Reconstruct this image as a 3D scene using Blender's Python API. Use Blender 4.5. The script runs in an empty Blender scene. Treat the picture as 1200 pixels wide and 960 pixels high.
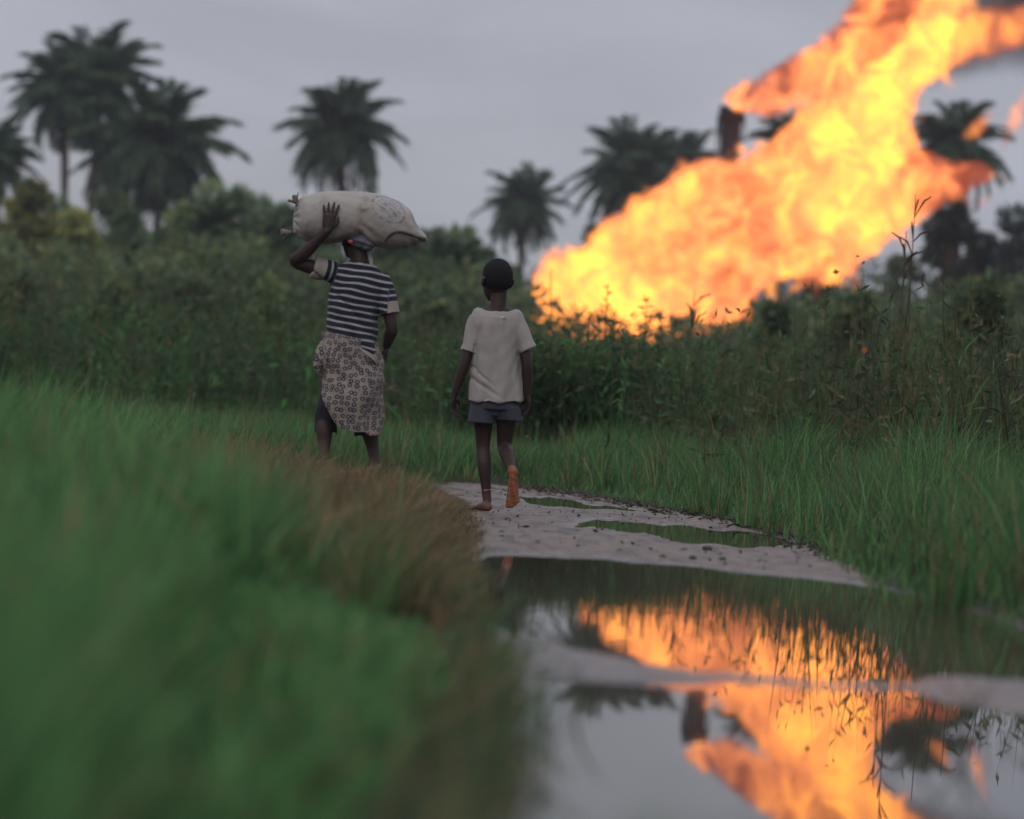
import bpy, bmesh, math, random
import numpy as np
from mathutils import Vector, Matrix, Quaternion

# ------------------------------------------------------------------ camera, world, sun, exposure
SC = bpy.context.scene
COL = SC.collection
FPX = 4500.0                 # focal length in pixels of the 1200 x 960 photograph
CAM_H = 0.63
ROLL = math.atan(0.06)
PITCH = 11.0 / FPX
HZ = Vector((0, math.sin(PITCH), math.cos(PITCH)))
FW = Vector((0, math.cos(PITCH), -math.sin(PITCH)))
CR = Vector((1, 0, 0)) * math.cos(ROLL) + HZ * math.sin(ROLL)
CU = -Vector((1, 0, 0)) * math.sin(ROLL) + HZ * math.cos(ROLL)
CAM = Vector((0, 0, CAM_H))
cam_data = bpy.data.cameras.new('camera')
cam = bpy.data.objects.new('camera', cam_data)
COL.objects.link(cam)
m3 = Matrix((CR, CU, -FW)).transposed()
cam.matrix_world = Matrix.Translation(CAM) @ m3.to_4x4()
cam_data.sensor_width = 36
cam_data.lens = 135
cam_data.clip_start = 0.1
cam_data.clip_end = 4000
cam_data.dof.use_dof = True
cam_data.dof.focus_distance = 22.0
cam_data.dof.aperture_fstop = 2.4
SC.camera = cam

SC.render.engine = 'CYCLES'
cy = SC.cycles
cy.use_denoising = True
cy.max_bounces = 6
cy.diffuse_bounces = 3
cy.glossy_bounces = 3
cy.transmission_bounces = 3
cy.transparent_max_bounces = 8
cy.volume_bounces = 0
cy.sample_clamp_indirect = 3.0
cy.volume_max_steps = 128
SC.view_settings.view_transform = 'Standard'
SC.view_settings.look = 'None'
SC.view_settings.exposure = 0.0
SC.view_settings.gamma = 1.0

SUN_EL, SUN_AZ = math.radians(40), math.radians(200)   # behind the camera, to the left, through cloud
W = bpy.data.worlds.new('World')
SC.world = W
W.use_nodes = True


class NT:
    """short helper round a node tree"""
    def __init__(s, tree):
        s.t = tree
        tree.nodes.clear()

    def n(s, typ, **kw):
        nd = s.t.nodes.new(typ)
        for k, v in kw.items():
            setattr(nd, k, v)
        return nd

    def l(s, a, b):
        s.t.links.new(a, b)

    def put(s, sock, v):
        if hasattr(v, 'is_output'):
            s.l(v, sock)
        elif v is not None:
            sock.default_value = v

    def math(s, op, a, b=None, c=None, clamp=False):
        nd = s.n('ShaderNodeMath', operation=op, use_clamp=clamp)
        s.put(nd.inputs[0], a)
        if b is not None:
            s.put(nd.inputs[1], b)
        if c is not None:
            s.put(nd.inputs[2], c)
        return nd.outputs[0]

    def vec(s, op, a, b=None, scale=None):
        nd = s.n('ShaderNodeVectorMath', operation=op)
        s.put(nd.inputs[0], a)
        if b is not None:
            s.put(nd.inputs[1], b)
        if scale is not None:
            s.put(nd.inputs['Scale'], scale)
        return nd.outputs['Value'] if op in ('LENGTH', 'DOT_PRODUCT', 'DISTANCE') else nd.outputs[0]

    def mix(s, f, a, b):
        nd = s.n('ShaderNodeMix', data_type='RGBA')
        s.put(nd.inputs[0], f)
        for i, v in ((6, a), (7, b)):
            if isinstance(v, tuple) and len(v) == 3:
                v = (*v, 1)
            s.put(nd.inputs[i], v)
        return nd.outputs[2]

    def noise(s, vec, scale, detail=3, rough=0.55, dist=0.0, color=False):
        nd = s.n('ShaderNodeTexNoise')
        if vec is not None:
            s.l(vec, nd.inputs['Vector'])
        nd.inputs['Scale'].default_value = scale
        nd.inputs['Detail'].default_value = detail
        nd.inputs['Roughness'].default_value = rough
        nd.inputs['Distortion'].default_value = dist
        return nd.outputs['Color' if color else 'Fac']

    def smooth(s, x, a, b, lo=0.0, hi=1.0):
        nd = s.n('ShaderNodeMapRange', interpolation_type='SMOOTHSTEP')
        s.put(nd.inputs[0], x)
        nd.inputs[1].default_value = a
        nd.inputs[2].default_value = b
        nd.inputs[3].default_value = lo
        nd.inputs[4].default_value = hi
        return nd.outputs[0]

    def ramp(s, x, stops):
        nd = s.n('ShaderNodeValToRGB')
        s.put(nd.inputs[0], x)
        e = nd.color_ramp.elements
        while len(e) < len(stops):
            e.new(0.5)
        for i, (p, c) in enumerate(stops):
            e[i].position = p
            e[i].color = (*c, 1)
        return nd.outputs[0]


def world():
    k = NT(W.node_tree)
    sky = k.n('ShaderNodeTexSky', sky_type='NISHITA', sun_disc=False)
    sky.sun_elevation = SUN_EL
    sky.sun_rotation = SUN_AZ
    tc = k.n('ShaderNodeTexCoord')
    d = tc.outputs['Generated']
    sep = k.n('ShaderNodeSeparateXYZ')
    k.l(d, sep.inputs[0])
    # an even overcast deck, brighter towards the zenith as overcast skies are
    el = k.math('MAXIMUM', sep.outputs[2], 0.0)
    lum = k.math('MULTIPLY_ADD', el, 2.0, 1.0)
    mp = k.n('ShaderNodeMapping')
    mp.inputs['Scale'].default_value = (1.0, 1.0, 2.6)
    k.l(d, mp.inputs[0])
    n1 = k.noise(mp.outputs[0], 9.0, 4, 0.5, 0.6)
    n2 = k.noise(mp.outputs[0], 3.0, 3, 0.5, 0.3)
    cl = k.math('MULTIPLY_ADD', n1, 0.58, 0.49)
    cl = k.math('MULTIPLY_ADD', n2, 0.28, cl)
    lum = k.math('MULTIPLY', lum, cl)
    tint = k.mix(k.smooth(n2, 0.40, 0.60), (3.70, 3.74, 4.26), (3.55, 3.86, 4.72))
    cloud = k.vec('SCALE', tint, scale=lum)
    col = k.mix(0.93, sky.outputs[0], cloud)
    bg = k.n('ShaderNodeBackground')
    k.l(col, bg.inputs[0])
    bg.inputs[1].default_value = 0.1
    out = k.n('ShaderNodeOutputWorld')
    k.l(bg.outputs[0], out.inputs[0])


world()
sun_data = bpy.data.lights.new('sun', 'SUN')
sun_data.energy = 0.9
sun_data.angle = math.radians(50)
sun_data.color = (1.0, 0.95, 0.88)
sun = bpy.data.objects.new('sun', sun_data)
COL.objects.link(sun)
sdir = Vector((math.sin(SUN_AZ) * math.cos(SUN_EL), math.cos(SUN_AZ) * math.cos(SUN_EL), math.sin(SUN_EL)))
sun.rotation_euler = sdir.to_track_quat('Z', 'Y').to_euler()

R = np.random.default_rng(7)
random.seed(7)


# ------------------------------------------------------------------ picture <-> place
def ray(px, py):
    return CR * ((px - 600) / FPX) + CU * (-(py - 480) / FPX) + FW


def P(px, py, Y):
    d = ray(px, py)
    return CAM + d * (Y / d.y)


def G(px, py, z=0.0):
    d = ray(px, py)
    return CAM + d * ((z - CAM_H) / d.z)


# ------------------------------------------------------------------ mesh helpers
def tag(o, label=None, cat=None, group=None, kind=None):
    for k_, v in (('label', label), ('category', cat), ('group', group), ('kind', kind)):
        if v:
            o[k_] = v
    return o


def empty(name, loc=(0, 0, 0), parent=None):
    o = bpy.data.objects.new(name, None)
    o.empty_display_size = 0.2
    COL.objects.link(o)
    o.location = loc
    if parent:
        o.parent = parent
    return o


def link(name, me, mat=None, parent=None, loc=None):
    o = bpy.data.objects.new(name, me)
    COL.objects.link(o)
    if mat:
        me.materials.append(mat)
    if parent:
        o.parent = parent
    if loc is not None:
        o.location = loc
    return o


def np_mesh(name, V, quads=None, tris=None, col=None, smooth=False):
    me = bpy.data.meshes.new(name)
    V = np.asarray(V, dtype=np.float32).reshape(-1, 3)
    qs = np.zeros((0, 4), np.int32) if quads is None else np.asarray(quads, np.int32).reshape(-1, 4)
    ts = np.zeros((0, 3), np.int32) if tris is None else np.asarray(tris, np.int32).reshape(-1, 3)
    me.vertices.add(len(V))
    me.vertices.foreach_set('co', V.ravel())
    me.loops.add(qs.size + ts.size)
    me.loops.foreach_set('vertex_index', np.concatenate([qs.ravel(), ts.ravel()]))
    n = len(qs) + len(ts)
    me.polygons.add(n)
    tot = np.concatenate([np.full(len(qs), 4, np.int32), np.full(len(ts), 3, np.int32)])
    st = np.concatenate([[0], np.cumsum(tot)[:-1]]).astype(np.int32)
    me.polygons.foreach_set('loop_start', st)
    if smooth:
        me.polygons.foreach_set('use_smooth', np.ones(n, bool))
    if col is not None:
        a = me.color_attributes.new('col', 'FLOAT_COLOR', 'POINT')
        c = np.ones((len(V), 4), np.float32)
        c[:, :3] = col
        a.data.foreach_set('color', c.ravel())
    me.update(calc_edges=True)
    return me


def norm(v):
    return v / np.maximum(np.linalg.norm(v, axis=-1, keepdims=True), 1e-9)


def blades(base, h, w, lean, az, col, segs=3, curve=1.6):
    """grass blades: base (N,3), heights, widths, lean (sideways reach / height), azimuth of the lean, colour per blade"""
    N = len(base)
    ld = np.stack([np.cos(az), np.sin(az), np.zeros(N)], 1)
    face = R.uniform(0, 2 * np.pi, N)
    wd = np.stack([np.cos(face), np.sin(face), np.zeros(N)], 1)
    V = np.zeros((N, 2 * segs + 1, 3), np.float32)
    for i in range(segs + 1):
        t = i / segs
        up = h * t * (1 - 0.35 * lean * t)
        c = base + ld * (h * lean * t ** curve)[:, None]
        c = c + np.stack([0 * up, 0 * up, up], 1)
        if i < segs:
            ww = (w * (1 - 0.75 * t ** 1.5) * 0.5)[:, None] * wd
            V[:, 2 * i] = c - ww
            V[:, 2 * i + 1] = c + ww
        else:
            V[:, 2 * segs] = c
    o = (np.arange(N) * (2 * segs + 1))[:, None]
    q = [o + np.array([[2 * i, 2 * i + 1, 2 * i + 3, 2 * i + 2]]) for i in range(segs - 1)]
    q = np.stack(q, 1).reshape(-1, 4) if q else np.zeros((0, 4), int)
    t_ = o + np.array([[2 * segs - 2, 2 * segs - 1, 2 * segs]])
    return V.reshape(-1, 3), q, t_, np.repeat(col, 2 * segs + 1, 0)


def leaves(p, d, L, Wd, col, fold=0.15):
    """diamond leaves from point p along d"""
    N = len(p)
    d = norm(d)
    r = norm(R.normal(size=(N, 3)))
    s = norm(np.cross(d, r))
    n = np.cross(d, s)
    L = L[:, None]
    Wd = Wd[:, None]
    V = np.stack([p, p + d * L * 0.45 + s * Wd * 0.5 + n * Wd * fold, p + d * L - n * L * 0.12,
                  p + d * L * 0.45 - s * Wd * 0.5 + n * Wd * fold], 1).reshape(-1, 3)
    q = (np.arange(N) * 4)[:, None] + np.array([[0, 1, 2, 3]])
    return V, q, np.zeros((0, 3), int), np.repeat(col, 4, 0)


def merge(parts):
    V, Q, T, C, o = [], [], [], [], 0
    for v, q, t, c in parts:
        V.append(v)
        Q.append(np.asarray(q).reshape(-1, 4) + o)
        T.append(np.asarray(t).reshape(-1, 3) + o)
        C.append(c)
        o += len(v)
    return np.concatenate(V), np.concatenate(Q), np.concatenate(T), np.concatenate(C)


def pal(N, cols, wts, jit=0.18):
    c = np.array(cols)[R.choice(len(cols), N, p=np.array(wts) / np.sum(wts))]
    return c * R.uniform(1 - jit, 1 + jit, (N, 1)) * R.uniform(1 - jit * .35, 1 + jit * .35, (N, 3))


class TB:
    """collects tubes and blobs"""
    def __init__(s):
        s.v, s.q, s.t = [], [], []

    def loft(s, rings, cap=True):
        """rings: list of (k,3) arrays, closed; poles at the ends if cap"""
        k = len(rings[0])
        o = len(s.v)
        for r in rings:
            s.v += [tuple(x) for x in r]
        for i in range(len(rings) - 1):
            for j in range(k):
                a = o + i * k + j
                b = o + i * k + (j + 1) % k
                s.q.append((a, b, b + k, a + k))
        if cap:
            for i, flip in ((0, True), (len(rings) - 1, False)):
                c = len(s.v)
                s.v.append(tuple(np.mean(rings[i], 0)))
                for j in range(k):
                    a, b = o + i * k + j, o + i * k + (j + 1) % k
                    s.t.append((b, a, c) if flip else (a, b, c))

    def tube(s, pts, rad, k=12, ref=(1, 0, 0), round_ends=True, cap=True):
        pts = [np.array(p, float) for p in pts]
        rad = [(r, r) if np.isscalar(r) else r for r in rad]
        ref = np.array(ref, float)
        if round_ends:
            d0 = pts[0] - pts[1]
            d0 /= np.linalg.norm(d0)
            d1 = pts[-1] - pts[-2]
            d1 /= np.linalg.norm(d1)
            r0, r1 = rad[0], rad[-1]
            m0, m1 = min(r0), min(r1)
            pts = [pts[0] + d0 * m0 * .97, pts[0] + d0 * m0 * .7] + pts + [pts[-1] + d1 * m1 * .7, pts[-1] + d1 * m1 * .97]
            rad = [(r0[0] * .25, r0[1] * .25), (r0[0] * .72, r0[1] * .72)] + rad + [(r1[0] * .72, r1[1] * .72), (r1[0] * .25, r1[1] * .25)]
        rings = []
        for i, p in enumerate(pts):
            a = pts[max(i - 1, 0)]
            b = pts[min(i + 1, len(pts) - 1)]
            t = (b - a) / max(np.linalg.norm(b - a), 1e-9)
            sd = ref - t * ref.dot(t)
            if np.linalg.norm(sd) < 1e-3:
                sd = np.array((0, 1, 0)) - t * t[1]
            sd /= np.linalg.norm(sd)
            bn = np.cross(t, sd)
            an = np.linspace(0, 2 * np.pi, k, endpoint=False)
            rings.append(p + np.outer(np.cos(an) * rad[i][0], sd) + np.outer(np.sin(an) * rad[i][1], bn))
        s.loft(rings, cap)

    def limb(s, pts, rad, k=14, ref=(1, 0, 0)):
        """a tube through the points along a smooth curve"""
        p = np.array([list(q) for q in pts], float)
        w = np.array([(x, x) if np.isscalar(x) else x for x in rad], float)
        a = np.concatenate([p, w], 1)
        a = np.concatenate([[2 * a[0] - a[1]], a, [2 * a[-1] - a[-2]]])
        out = []
        for i in range(1, len(a) - 2):
            for t in np.linspace(0, 1, 5)[:-1]:
                out.append(.5 * (2 * a[i] + (a[i + 1] - a[i - 1]) * t + (2 * a[i - 1] - 5 * a[i] + 4 * a[i + 1] - a[i + 2]) * t ** 2 + (3 * a[i] - a[i - 1] - 3 * a[i + 1] + a[i + 2]) * t ** 3))
        out.append(a[-2])
        out = np.array(out)
        s.tube(list(out[:, :3]), [tuple(x) for x in out[:, 3:]], k, ref)

    def ball(s, c, r, rot=None, k=14, m=9):
        c = np.array(c, float)
        r = np.array((r, r, r) if np.isscalar(r) else r, float)
        rings = []
        for i in range(m):
            th = np.pi * (i + .5) / m
            an = np.linspace(0, 2 * np.pi, k, endpoint=False)
            q = np.stack([np.sin(th) * np.cos(an), np.sin(th) * np.sin(an), np.full(k, -np.cos(th))], 1) * r
            if rot is not None:
                q = q @ np.array(rot).T
            rings.append(c + q)
        s.loft(rings)

    def mesh(s, name, smooth=True, col=None):
        c = None if col is None else np.tile(np.array(col), (len(s.v), 1))
        return np_mesh(name, s.v, s.q or None, s.t or None, c, smooth)


def applied(me, mods):
    """mesh with a list of modifiers [(type, {props})] applied"""
    o = bpy.data.objects.new('work', me)
    COL.objects.link(o)
    for typ, kw in mods:
        m = o.modifiers.new(typ, typ)
        for k_, v in kw.items():
            setattr(m, k_, v)
    dg = bpy.context.evaluated_depsgraph_get()
    dg.update()
    out = bpy.data.meshes.new_from_object(o.evaluated_get(dg))
    bpy.data.objects.remove(o)
    out.polygons.foreach_set('use_smooth', np.ones(len(out.polygons), bool))
    return out


def solid(tb, name, voxel, smooth=4, fac=0.5):
    me = tb.mesh(name)
    out = applied(me, [('REMESH', dict(mode='VOXEL', voxel_size=voxel)), ('SMOOTH', dict(iterations=smooth, factor=fac))])
    bpy.data.meshes.remove(me)
    out.name = name
    return out


def getv(me):
    a = np.zeros(len(me.vertices) * 3, np.float32)
    me.vertices.foreach_get('co', a)
    return a.reshape(-1, 3)


def setv(me, V):
    me.vertices.foreach_set('co', np.asarray(V, np.float32).ravel())
    me.update()


def getn(me):
    a = np.zeros(len(me.vertices) * 3, np.float32)
    me.vertices.foreach_get('normal', a)
    return a.reshape(-1, 3)


def wob(V, f, seed=0):
    """smooth pseudo noise of points, about -1..1"""
    r = np.random.default_rng(seed)
    o = np.zeros(len(V))
    for i in range(6):
        k_ = r.normal(size=3) * f * (1 + .35 * i)
        o += np.sin(V @ k_ + r.uniform(0, 6.3)) / (1 + .3 * i)
    return o / 2.6


# ------------------------------------------------------------------ materials
def new_mat(name):
    m = bpy.data.materials.new(name)
    m.use_nodes = True
    return m, NT(m.node_tree)


def principled(k, base, rough=0.8, spec=0.3, normal=None):
    b = k.n('ShaderNodeBsdfPrincipled')
    k.put(b.inputs['Base Color'], (*base, 1) if isinstance(base, tuple) else base)
    k.put(b.inputs['Roughness'], rough)
    k.put(b.inputs['Specular IOR Level'], spec)
    if normal is not None:
        k.l(normal, b.inputs['Normal'])
    return b


def finish(k, sh, vol=None, disp=None):
    o = k.n('ShaderNodeOutputMaterial')
    if sh is not None:
        k.l(sh, o.inputs['Surface'])
    if vol is not None:
        k.l(vol, o.inputs['Volume'])


def bump(k, h, strength=0.4, dist=0.01):
    b = k.n('ShaderNodeBump')
    b.inputs['Strength'].default_value = strength
    b.inputs['Distance'].default_value = dist
    k.l(h, b.inputs['Height'])
    return b.outputs[0]


def m_leaf(name, transl=0.35, rough=0.6, gain=1.0):
    m, k = new_mat(name)
    a = k.n('ShaderNodeAttribute', attribute_name='col')
    c = k.vec('SCALE', a.outputs['Color'], scale=gain)
    b = principled(k, c, rough, 0.12)
    t = k.n('ShaderNodeBsdfTranslucent')
    k.l(c, t.inputs[0])
    mx = k.n('ShaderNodeMixShader')
    mx.inputs[0].default_value = transl
    k.l(b.outputs[0], mx.inputs[1])
    k.l(t.outputs[0], mx.inputs[2])
    finish(k, mx.outputs[0])
    return m


def m_plain(name, col, rough=0.8, spec=0.3, var=0.25, scale=6.0, bmp=0.3, dist=0.01):
    m, k = new_mat(name)
    tc = k.n('ShaderNodeTexCoord')
    n = k.noise(tc.outputs['Object'], scale, 5, 0.6)
    c = k.mix(n, tuple(x * (1 - var) for x in col), tuple(x * (1 + var) for x in col))
    b = principled(k, c, rough, spec, bump(k, k.noise(tc.outputs['Object'], scale * 5, 4), bmp, dist))
    finish(k, b.outputs[0])
    return m


M_GRASS = m_leaf('grass_blades', 0.4, 0.55)
M_LEAF = m_leaf('leaf', 0.42, 0.5)
M_BARK = m_plain('bark', (0.085, 0.07, 0.06), 0.9, 0.1, 0.4, 3.0, 0.6, 0.05)
M_RUST = m_plain('burnt_steel', (0.016, 0.010, 0.011), 0.85, 0.3, 0.5, 1.2, 0.5, 0.05)


# ------------------------------------------------------------------ ground and water
def poly_sd(x, y, pts):
    """signed distance to a polygon in plan, positive inside"""
    pts = np.array([(p.x, p.y) for p in pts])
    d = np.full(x.shape, 1e9)
    ins = np.zeros(x.shape, bool)
    n = len(pts)
    for i in range(n):
        a, b = pts[i], pts[(i + 1) % n]
        e = b - a
        wx, wy = x - a[0], y - a[1]
        t = np.clip((wx * e[0] + wy * e[1]) / max(e @ e, 1e-12), 0, 1)
        d = np.minimum(d, np.hypot(wx - e[0] * t, wy - e[1] * t))
        c = ((a[1] > y) != (b[1] > y)) & (x < (b[0] - a[0]) * (y - a[1]) / ((b[1] - a[1]) if abs(b[1] - a[1]) > 1e-9 else 1e-9) + a[0])
        ins ^= c
    return np.where(ins, d, -d)


def gp(l):
    return [G(*p) for p in l]


WATER1 = gp([(560, 1250), (572, 960), (590, 900), (600, 840), (596, 780), (566, 720), (532, 690), (545, 660), (580, 650), (650, 651),
             (740, 659), (850, 667), (950, 677), (1040, 691), (1100, 706), (1200, 735), (1300, 770), (1900, 1250)])
WATER2 = gp([(668, 612), (700, 609), (760, 613), (850, 620), (905, 626), (938, 637), (925, 643), (860, 642), (780, 632), (710, 622), (672, 616)])
WATER3 = gp([(600, 584), (640, 582), (690, 590), (760, 599), (700, 598), (650, 594), (618, 590)])
BAR1 = gp([(575, 735), (612, 748), (640, 752), (720, 772), (800, 790), (868, 800), (800, 804), (700, 800), (640, 796), (590, 800)])
BAR2 = gp([(1040, 803), (1100, 792), (1200, 798), (1330, 800), (1330, 860), (1200, 838), (1120, 826)])
BAR3 = gp([(700, 762), (800, 780), (960, 797), (1090, 800), (1060, 812), (900, 806), (760, 796)])
MUD = gp([(560, 1250), (580, 960), (597, 900), (606, 850), (590, 760), (555, 725), (530, 690), (550, 655), (556, 615), (540, 588),
          (505, 572), (520, 566), (560, 567), (620, 571), (690, 581), (780, 598), (860, 613), (950, 642), (1000, 662), (1040, 690), (1110, 712),
          (1200, 742), (1330, 782), (1900, 1260)])


def sstep(a, b, x):
    t = np.clip((x - a) / (b - a), 0, 1)
    return t * t * (3 - 2 * t)


def ground_fields(x, y):
    x = np.asarray(x, float)
    y = np.asarray(y, float)
    V = np.stack([x, y, 0 * x], -1).reshape(-1, 3)
    w1 = (wob(V, 2.2, 3) * 0.5 + wob(V, 7, 4) * .3).reshape(x.shape)
    w2 = (wob(V, 14, 5) * 0.6 + wob(V, 33, 6) * 0.5).reshape(x.shape)
    mud = poly_sd(x, y, MUD) + 0.04 * w1
    yd = ((wob(V * np.array((1, .12, 1)), 4.5, 35) * .6 + wob(V * np.array((1, .15, 1)), 15, 36) * .4)).reshape(x.shape)
    w3 = (wob(V, 9, 25) * .6 + wob(V, 23, 26) * .5).reshape(x.shape)
    wa = np.maximum(np.maximum(poly_sd(x, y + .28 * yd, WATER1) + .03 * w1 + .02 * w3, poly_sd(x, y + .75 * yd, WATER2) + .03 * w3), poly_sd(x, y + 1.0 * yd, WATER3) + .03 * w3)
    bar = np.maximum(np.maximum(poly_sd(x, y, BAR1), poly_sd(x, y, BAR2)), -9) + 0.04 * w1
    bar3 = poly_sd(x, y, BAR3)
    z = 0.006 + np.clip(-wa, 0, 0.6) * 0.012 + 0.004 * w2 + .003 * w3 - .006 * sstep(.55, .8, np.abs(w2 * w3)) 
    wetz = sstep(22.3, 24.5, y) * (mud > 0)
    z = z * (1 - wetz) + wetz * (0.000 + 0.012 * (wob(V * np.array((1, .4, 1)), 26, 15).reshape(x.shape) * .7 + .4 * w2))
    z = np.where(wa > 0, -np.minimum(wa * 0.22, 0.09) + 0.003 * w2 * np.clip(1 - wa * 6, 0, 1) + 0.004 * np.clip(1 - wa * 30, 0, 1), z)
    zb = np.clip(bar * 0.09, -0.2, 0.009) + 0.004 * w2
    z = np.where((wa > 0) & (bar > -0.3), np.maximum(z, zb), z)
    z = np.where((wa > 0) & (bar3 > -0.3), np.maximum(z, np.clip(bar3 * .08, -.2, .006) - 0.0045 + 0.004 * w2), z)
    out = np.clip(-mud, 0, 50)
    lft = x < 0.2 + 0.0 * y
    far = sstep(22, 40, y)
    rise = np.where(lft, 0.07 * sstep(0.0, 0.7, out) * (1 - 0.4 * far) + 0.05 * sstep(0.3, 2.0, out) * (1 - far), 0.07 * sstep(0, 0.6, out) * (1 - .3 * far))
    rough = 0.025 * wob(V, 1.1, 8).reshape(x.shape) * sstep(0.1, 0.8, out)
    z = z + rise + rough
    return z, mud, wa


def gz(x, y):
    return ground_fields(np.atleast_1d(x), np.atleast_1d(y))[0]


def axis(fine0, fine1, step, lo, hi):
    a = list(np.arange(fine0, fine1 + 1e-6, step))
    s, x = step, fine1
    while x < hi:
        s *= 1.25
        x += s
        a.append(min(x, hi))
    s, x = step, fine0
    b = []
    while x > lo:
        s *= 1.25
        x -= s
        b.append(max(x, lo))
    return np.array(b[::-1] + a)


def build_ground():
    xs = axis(-1.4, 2.4, 0.03, -1500, 1500)
    ys = axis(3.4, 31, 0.045, -60, 3000)
    X, Y = np.meshgrid(xs, ys)
    Z, mud, wa = ground_fields(X.ravel(), Y.ravel())
    V = np.stack([X.ravel(), Y.ravel(), Z], 1)
    nx, ny = len(xs), len(ys)
    i = (np.arange(ny - 1)[:, None] * nx + np.arange(nx - 1)[None]).ravel()
    q = np.stack([i, i + 1, i + nx + 1, i + nx], 1)
    col = np.stack([np.clip(mud / 0.5 + 0.5, 0, 1), np.clip(wa / 0.5 + 0.5, 0, 1), 0 * mud], 1)
    me = np_mesh('ground', V, q, None, col, True)
    m, k = new_mat('ground_mud_and_soil')
    a = k.n('ShaderNodeAttribute', attribute_name='col')
    sp = k.n('ShaderNodeSeparateColor')
    k.l(a.outputs['Color'], sp.inputs[0])
    geo = k.n('ShaderNodeNewGeometry')
    pos = geo.outputs['Position']
    nbig = k.noise(pos, 2.5, 4, .6)
    nmid = k.noise(pos, 11, 5, .6)
    nfin = k.noise(pos, 60, 4, .6)
    mudc = k.mix(k.smooth(nmid, .3, .7), (0.088, 0.063, 0.048), (0.185, 0.136, 0.106))
    mps = k.n('ShaderNodeMapping')
    mps.inputs['Scale'].default_value = (1.0, .16, 1.0)
    k.l(pos, mps.inputs[0])
    mudc = k.mix(k.smooth(k.noise(mps.outputs[0], 9, 6, .7, .6), .50, .60), mudc, (0.055, 0.042, 0.034))
    mudc = k.mix(k.smooth(nfin, .55, .70), mudc, (0.06, 0.045, 0.038))
    soil = k.mix(nmid, (0.018, 0.016, 0.011), (0.05, 0.042, 0.026))
    edge = k.math('ADD', sp.outputs[0], k.math('MULTIPLY_ADD', nmid, 0.34, -0.17))
    c = k.mix(k.smooth(edge, .5, .62), soil, mudc)
    wet = k.smooth(k.math('ADD', sp.outputs[1], k.math('MULTIPLY_ADD', nmid, .5, -.25)), .25, .56)
    c = k.mix(k.math('MULTIPLY', wet, 0.62), c, (0.06, 0.045, 0.038))
    rough = k.math('MULTIPLY_ADD', wet, -0.3, 0.60)
    rough = k.math('ADD', rough, k.math('MULTIPLY_ADD', nfin, 0.3, -0.15))
    h = k.math('MULTIPLY_ADD', nfin, 0.5, nmid)
    b = principled(k, c, rough, k.smooth(edge, .5, .62, .05, .45), bump(k, h, 0.9, 0.02))
    finish(k, b.outputs[0])
    o = link('ground', me, m)
    tag(o, 'damp ground with a pinkish mud track between grass banks', 'ground', kind='structure')


def build_water():
    xs = np.linspace(-1.0, 6.0, 36)
    ys = np.linspace(2.0, 32.0, 120)
    X, Y = np.meshgrid(xs, ys)
    V = np.stack([X.ravel(), Y.ravel(), 0 * X.ravel()], 1)
    nx, ny = len(xs), len(ys)
    i = (np.arange(ny - 1)[:, None] * nx + np.arange(nx - 1)[None]).ravel()
    me = np_mesh('water', V, np.stack([i, i + 1, i + nx + 1, i + nx], 1), None, None, True)
    m, k = new_mat('murky_water')
    geo = k.n('ShaderNodeNewGeometry')
    mp = k.n('ShaderNodeMapping')
    mp.inputs['Scale'].default_value = (1.0, 0.55, 1.0)
    k.l(geo.outputs['Position'], mp.inputs[0])
    n1 = k.noise(mp.outputs[0], 7.0, 3, .5)
    n2 = k.noise(mp.outputs[0], 1.6, 2, .5)
    sy = k.n('ShaderNodeSeparateXYZ')
    k.l(geo.outputs['Position'], sy.inputs[0])
    h = k.math('MULTIPLY', k.math('MULTIPLY_ADD', n2, 1.0, n1), k.smooth(sy.outputs[1], 8.5, 12.0, .18, 1.0))
    nb = bump(k, h, 0.08, 0.006)
    base = k.mix(k.noise(geo.outputs['Position'], 3.0, 4), (0.050, 0.040, 0.030), (0.075, 0.058, 0.045))
    b = principled(k, base, 0.015, 0.5, nb)
    b.inputs['IOR'].default_value = 1.33
    # silty: lets a little of the bottom through
    tr = k.n('ShaderNodeBsdfTransparent')
    tr.inputs[0].default_value = (0.75, 0.62, 0.5, 1)
    fr = k.n('ShaderNodeFresnel')
    fr.inputs[0].default_value = 1.33
    k.l(nb, fr.inputs['Normal'])
    mx = k.n('ShaderNodeMixShader')
    k.l(k.math('MULTIPLY', k.math('SUBTRACT', 1.0, fr.outputs[0]), 0.30), mx.inputs[0])
    k.l(b.outputs[0], mx.inputs[1])
    k.l(tr.outputs[0], mx.inputs[2])
    finish(k, mx.outputs[0])
    o = link('water', me, m)
    tag(o, 'still murky puddle water across the rutted track', 'water', kind='structure')


build_ground()
build_water()


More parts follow.
